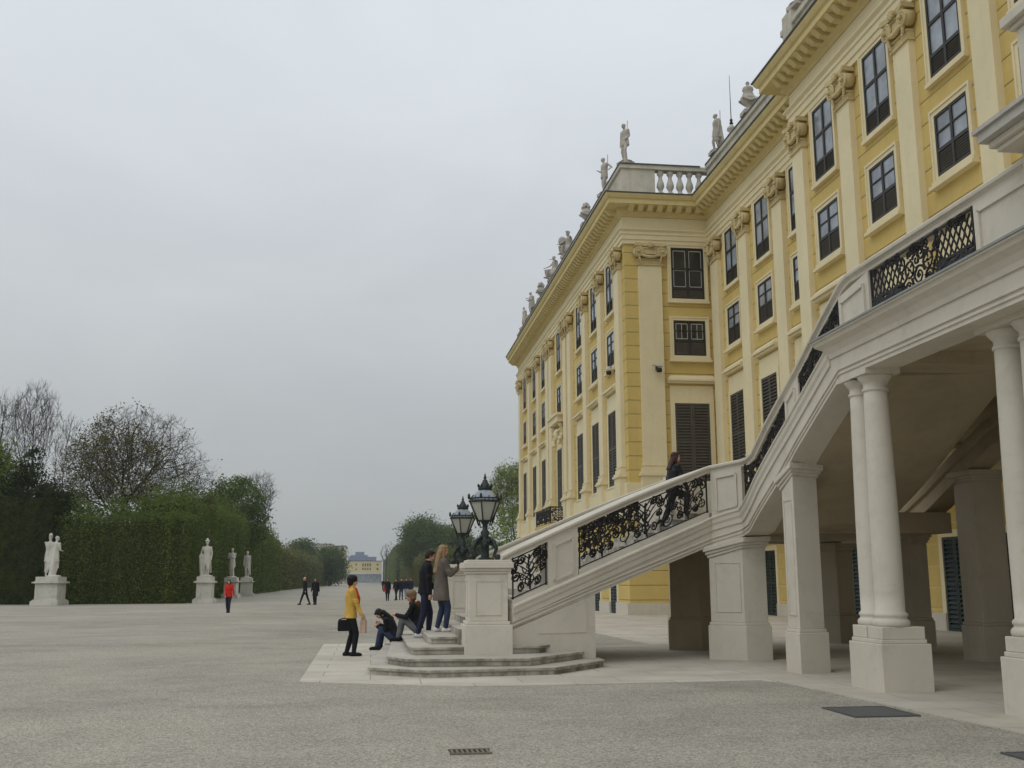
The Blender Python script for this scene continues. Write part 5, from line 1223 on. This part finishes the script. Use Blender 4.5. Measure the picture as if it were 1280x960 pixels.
hedge('tall clipped tree wall at the far right end of the avenue', 9.4,14,432,940,15.6,17,'leaf_avenue',7,.8,4.5,.5)
GT = 'trees beyond the hedges'
def colonize(seed, att, start, step, kill, infl=5.0, maxit=90):
    rs = np.random.RandomState(seed); P = [np.array(p,float) for p in start]; par = [i-1 for i in range(len(P))]; A_ = np.array(att,float)
    near = np.full(len(A_),-1); nd = np.full(len(A_),1e9)
    def upd(k0):
        nonlocal near, nd
        for k in range(k0,len(P)):
            d = np.linalg.norm(A_-P[k],axis=1); m = d < nd; nd[m] = d[m]; near[m] = k
    upd(0)
    for it in range(maxit):
        act = nd < (infl if it > 12 else 30)
        if not act.any(): break
        k0 = len(P)
        for k in np.unique(near[act]):
            v = A_[act & (near == k)]-P[k]; v /= np.linalg.norm(v,axis=1,keepdims=True)+1e-9; d = v.mean(0)
            if par[k] >= 0: q = P[k]-P[par[k]]; d = d/(np.linalg.norm(d)+1e-9)+q/(np.linalg.norm(q)+1e-9)*.55
            d = d+rs.normal(size=3)*.16; P.append(P[k]+d/(np.linalg.norm(d)+1e-9)*step*rs.uniform(.8,1.2)); par.append(k)
        upd(k0); keep = nd > kill; A_, near, nd = A_[keep], near[keep], nd[keep]
        if not len(A_): break
    return np.array(P), np.array(par)
def coltree(name, label, x, y, seed, att, start, step, kill, r_tip, expo, twigs, twl, twup, leafmat=None, nleaf=0, lsize=.15, lspread=.25, keep=None, group=None, twr=.012):
    t = thing(name, label, 'tree', (x,y,0), 0, group); rng = np.random.RandomState(seed+1); P, par = colonize(seed, att, start, step, kill); n = len(P); ch = np.zeros(n,int); acc = np.zeros(n)
    for i in range(n-1,0,-1):
        if ch[i] == 0: acc[i] = r_tip**expo
        ch[par[i]] += 1; acc[par[i]] += acc[i]
    rad = np.maximum(acc,r_tip**expo)**(1/expo); big = []; fine = []
    for i in range(1,n): (big if rad[i] > .045 else fine).append((P[par[i]],P[i],rad[par[i]] if rad[par[i]] < rad[i]*1.8 else rad[i]*1.25,rad[i]))
    tips = []
    for i in range(len(start),n):
        if rad[i] > r_tip*2.6: continue
        q = P[i]-P[par[i]]; q /= np.linalg.norm(q)+1e-9
        for _ in range(twigs if ch[i] == 0 else max(1,twigs//2)):
            d = q*.6+rng.normal(size=3)*.55+np.array([0,0,twup]); d /= np.linalg.norm(d); a = P[i]; L = twl*rng.uniform(.5,1.2); b = a+d*L*.5; d2 = d+rng.normal(size=3)*.25+np.array([0,0,twup*.5]); d2 /= np.linalg.norm(d2); c = b+d2*L*.5
            fine += [(a,b,twr*1.2,twr),(b,c,twr,twr*.5)]; tips.append(c)
            d3 = d+rng.normal(size=3)*.6; d3 /= np.linalg.norm(d3); fine.append((b,b+d3*L*.4,twr*.9,twr*.5))
    part('trunk', seg_mesh('trunk', big, 'bark', 6), None, t, local=True); tw = part('crown', seg_mesh('crown', fine, 'twig', 3), None, t, local=True)
    if nleaf:
        T = np.array(tips)
        if keep: T = T[[keep(p) for p in T]]
        c = T[rng.randint(len(T),size=nleaf)]+rng.normal(size=(nleaf,3))*lspread; part('leaves', leaf_mesh('leaves', c, lsize, leafmat, seed), None, tw, local=True)
    return t
def ellpts(rs, n, c, r, shell=.35, zmin=None):
    d = rs.normal(size=(n*2,3)); d /= np.linalg.norm(d,axis=1,keepdims=True); q = d*(rs.uniform(0,1,(n*2,1))**shell)*np.array(r)+np.array(c)
    if zmin is not None: q = q[q[:,2] > zmin]
    return q[:n]
rs = np.random.RandomState(4)
OAK = np.concatenate([ellpts(rs,4200,(1.0,0,9.6),(6.2,5.6,7.3),.45,8.4), ellpts(rs,420,(6.0,0,9.8),(2.6,2.4,2.6),.6), ellpts(rs,360,(-4.4,0,9.2),(2.2,2.2,2.2),.6)])
def fan(seed, n, zc, rz, rx, skew=0):
    r_ = np.random.RandomState(seed); q = ellpts(r_, n, (0,0,0), (1,1,1), .5); z = q[:,2]; w = .62+.38*z; return np.stack([q[:,0]*rx*w+skew*z, q[:,1]*rx*w, zc+z*rz],1)
def oakkeep(p): return p[0] < 2.0+noise.noise(Vector(p)*.5)*4 and p[2] < 15 or noise.noise(Vector(p)*.35) > .2
coltree('spreading_tree', 'broad spreading tree with dark limbs and sparse olive leaves over the hedge', -22.2, 97, 21, OAK, [(0,0,-.1),(0,0,3),(.05,0,5.6),(.1,0,7.4)], .40, .60, .014, 2.2, 4, .9, .25, 'leaf_olive', 17000, .17, .25, oakkeep, GT, .010)
coltree('bare_tree', 'tall bare tree at the far left, its many upright twigs highest of the bare trees', -31.0, 100, 22, fan(1,1500,14.2,5.2,3.0), [(0,0,-.1),(0,0,4),(0,0,8)], .36, .48, .011, 2.2, 4, 1.2, .9, None, 0, 0, 0, None, GT, .010)
coltree('bare_tree', 'bare tree half hidden at the left edge behind the bright green crown', -34.2, 101, 23, fan(2,1000,13.8,4.8,2.2), [(0,0,-.1),(0,0,4),(0,0,8)], .36, .48, .011, 2.2, 4, 1.2, .9, None, 0, 0, 0, None, GT, .010)
coltree('bare_tree', 'smaller bare tree between the tall bare tree and the spreading tree', -28.0, 99, 24, fan(3,700,12.2,4.0,1.6,.4), [(0,0,-.1),(0,0,4),(0,0,7)], .36, .48, .011, 2.2, 4, 1.1, .9, None, 0, 0, 0, None, GT, .010)
coltree('bare_tree', 'bare rounded tree rising behind the dense green tree left of the avenue', -16.2, 152, 25, fan(4,1500,11.8,5.0,3.6), [(0,0,-.1),(0,0,4),(0,0,6.4)], .42, .55, .014, 2.2, 4, 1.2, .5, None, 0, 0, 0, None, GT, .013)
coltree('bare_tree', 'far bare tree at the right end of the avenue above the clipped wall', 8.0, 640, 26, fan(5,300,15.5,7.5,6.5), [(0,0,-.1),(0,0,5),(0,0,8)], 1.0, 1.5, .06, 2.2, 3, 2.2, .5, None, 0, 0, 0, None, GT, .06)
lumpy('evergreen_tree', 'very dark conical evergreen in the left hedge, below the bare trees', -26.0, 84.2, 31, [(0,0,8,1.7,1.5,3.2),(0,0,4.5,2.2,1.6,3.5),(.1,0,10.3,1.0,1,1.6)], 2, 'leaf_dark', 9000, .20, .25, GT)
lumpy('evergreen_tree', 'broad dark evergreen mass behind the tall hedge, right of the bright green tree', -29.0, 86, 44, [(0,0,9.2,2.4,1.8,2.6),(2.4,0,8.0,2.0,1.6,2.2),(-1.6,0,10.4,1.8,1.6,1.8),(4.6,0,7.4,1.5,1.4,1.8)], 3, 'leaf_dark', 12000, .18, .3, GT)
lumpy('leafy_tree', 'bright green leafy tree cut by the left edge of the picture', -30.3, 84, 32, [(0,0,9.8,3.2,2.6,3.6),(-1.5,0,12.6,1.8,1.8,1.9),(1,-.3,6.8,2.8,2,3),(-2,0,6,3,2,4)], 3, 'leaf_bright', 12000, .24, .3, GT)
lumpy('leafy_tree', 'dense mid green tree rising over the left hedge beside the spreading tree', -16.6, 131, 33, [(0,0,10.8,3.2,3,3.2),(-2.2,0,9.4,2.4,2.4,2.6),(1.6,0,8.8,2.4,2.4,3.2),(.4,0,12.6,1.9,1.9,1.5),(-1,0,7.5,3,2.5,2.5)], 5, 'leaf_mid', 15000, .30, .3, GT)
lumpy('leafy_tree', 'long bushy green growth behind the dark hedge, left of the helmeted warrior', -17.0, 87, 42, [(-2.6,0,6.9,1.9,1.4,1.5),(0,0,7.0,1.8,1.4,1.3),(2.2,0,6.8,1.7,1.4,1.6),(-1.2,0,5.6,3.6,1.3,1.8)], 3, 'leaf_mid', 8000, .18, .15, GT)
lumpy('leafy_tree', 'light bushy growth above the hedge under the spreading tree', -24.0, 88, 34, [(0,0,6.8,2.4,1.6,1.7),(-2.2,0,7.4,1.6,1.4,1.4),(2,0,6.2,2,1.4,1.5)], 3, 'leaf_mid', 6000, .20, .2, GT)
lumpy('round_tree', 'dark round tree far down the left of the avenue', -21, 330, 35, [(0,0,10.0,3.9,3.5,4.0),(0,0,6,3.6,3,4)], 4, 'leaf_mid', 13000, .48, .4, GT, cl=1.5)
lumpy('round_tree', 'rounded green tree nearest the pale apartments at the end of the avenue', -13.6, 345, 36, [(0,0,8.4,4.4,3.5,4.0),(1.6,0,5,3.4,3,4.6)], 3, 'leaf_mid', 14000, .48, .4, GT, cl=1.5)
lumpy('round_tree', 'large rounded dense green tree above the right hedge', 14.0, 300, 37, [(0,0,13.5,5.2,5,5.6),(3.2,0,10.5,4.2,4,5),(-2.6,0,9.8,3.4,3,4.8)], 6, 'leaf_mid', 26000, .5, .5, GT, cl=1.4)
lumpy('round_tree', 'darker dense tree behind the young man, right of the large rounded one', 22.0, 310, 38, [(0,0,12,5.5,5,4.6),(4.5,0,10.5,4,4,5)], 5, 'leaf_mid', 20000, .5, .5, GT, cl=1.4)
lumpy('leafy_tree', 'dark green tree low behind the far lantern', 17.5, 230, 39, [(0,0,6,4,3,4),(3.5,0,5,3.5,3,4.5),(8,0,5,4,3,5)], 3, 'leaf_dark', 6000, .5, .3, GT)
coltree('pale_leafing_tree', 'tall pale green tree just leafing out, behind the lanterns at the palace corner', 18.6, 140, 40, fan(6,600,11.2,5.6,4.2), [(0,0,-.1),(0,0,3),(0,0,5)], .55, .75, .02, 2.2, 3, 1.2, .5, 'leaf_pale', 12000, .24, .4, None, GT, .018)
lumpy('leafy_tree', 'young bright green tree with low crown between the lanterns and the palace corner', 16.6, 122, 41, [(0,0,6.5,3.6,3,4.2),(3,0,7.5,3,3,4.5),(-2,0,4.5,2.4,2.2,3.2)], 2, 'leaf_bright', 5200, .30, .25, GT, cl=1.6)
# ------------------------------------------------------------------ far buildings
def block(name, label, x0, x1, y0, y1, h, mat, wins=(), roof=None, extra=None):
    t = thing(name, label, 'building', ((x0+x1)/2,y0,0), 0); w = x1-x0; m = MB(); m.box(-w/2,w/2,0,y1-y0,0,h); part('wall', m, mat, t, local=True)
    for (a,b,c,d) in wins: m = MB(); m.box(a-w/2,b-w/2,-.12,.0,c,d); part('window', m, 'pane_dark', t, local=True)
    m = MB(); m.box(-w/2-.4,w/2+.4,-.4,y1-y0+.4,h,h+.5); part('roof', m, roof or 'lead', t, local=True); return t
YB = simple('pale_yellow_render', srgb(206,188,136), .9); BLU = simple('slate_blue_roof', srgb(104,118,146), .8); BEI = simple('beige_render', srgb(208,196,178), .9); WHT = simple('white_render', srgb(214,212,204), .9)
k = 950/600
wins = [(17,18.2,15,16.6),(17,18.2,11,12.2)]+[(23+2.1*i,24.2+2.1*i,14.2,16.8) for i in range(4)]+[(23+2.1*i,24.2+2.1*i,11,13) for i in range(4)]+[(35.6,37.2,15,16.4),(35.6,37.2,11,12.6)]
t = block('yellow_building', 'pale yellow building closing the end of the avenue', -32+8, 8, 950, 970, 18.6, YB, [(a-8,b-8,c,d) for a,b,c,d in wins])
m = MB(); m.box(-15,16,-6,-.2,7.3,8.7); part('white_canopy', m, WHT, t, local=True); m = MB(); m.box(-15,16,-5,-.3,0,7.3); part('glazed_front', m, 'pane', t, local=True)
t = block('slate_blue_building', 'slate blue stepped roof block rising behind the yellow building', -27, 4, 1200, 1230, 27.5, BLU, [(3+4*i,5.5+4*i,22,24.5) for i in range(6)], BLU); m = MB(); m.box(-8,2,2,14,28,33.5); m.box(-13,6,1,20,28,30); part('rooftop_storey', m, BLU, t, local=True)
t = block('apartment_building', 'pale beige apartment block with balconies left of the yellow building', -20.5, -14.2, 560, 600, 19.2, BEI, [(4.2,5.6,2.5+2.9*i,4.3+2.9*i) for i in range(6)]+[(1,2.4,2.5+2.9*i,4.3+2.9*i) for i in range(6)]); m = MB()
for i in range(6): m.box(2.4,4.2,-1.2,0,2.2+2.9*i,3.0+2.9*i)
part('balconies', m, WHT, t, local=True)
block('apartment_building', 'pale apartment block peeping between the two round trees', -37, -27, 700, 730, 25, BEI, [(1+3*i,2.4+3*i,20,22) for i in range(3)])

# ------------------------------------------------------------------ thin spring haze
HZ = bpy.data.materials.new('haze'); HZ.use_nodes = True; ht = HZ.node_tree; ht.nodes.remove(ht.nodes['Principled BSDF'])
pv = ht.nodes.new('ShaderNodeVolumePrincipled'); pv.inputs['Color'].default_value = (.86,.90,.92,1); pv.inputs['Density'].default_value = .00032; pv.inputs['Anisotropy'].default_value = .2
ht.links.new(pv.outputs[0], ht.nodes['Material Output'].inputs['Volume'])
mb = MB(); mb.box(-720,720,-80,1520,-1,60); o = part('haze', mb, HZ); o['kind'] = 'stuff'; o['label'] = 'thin grey spring haze over the whole garden'
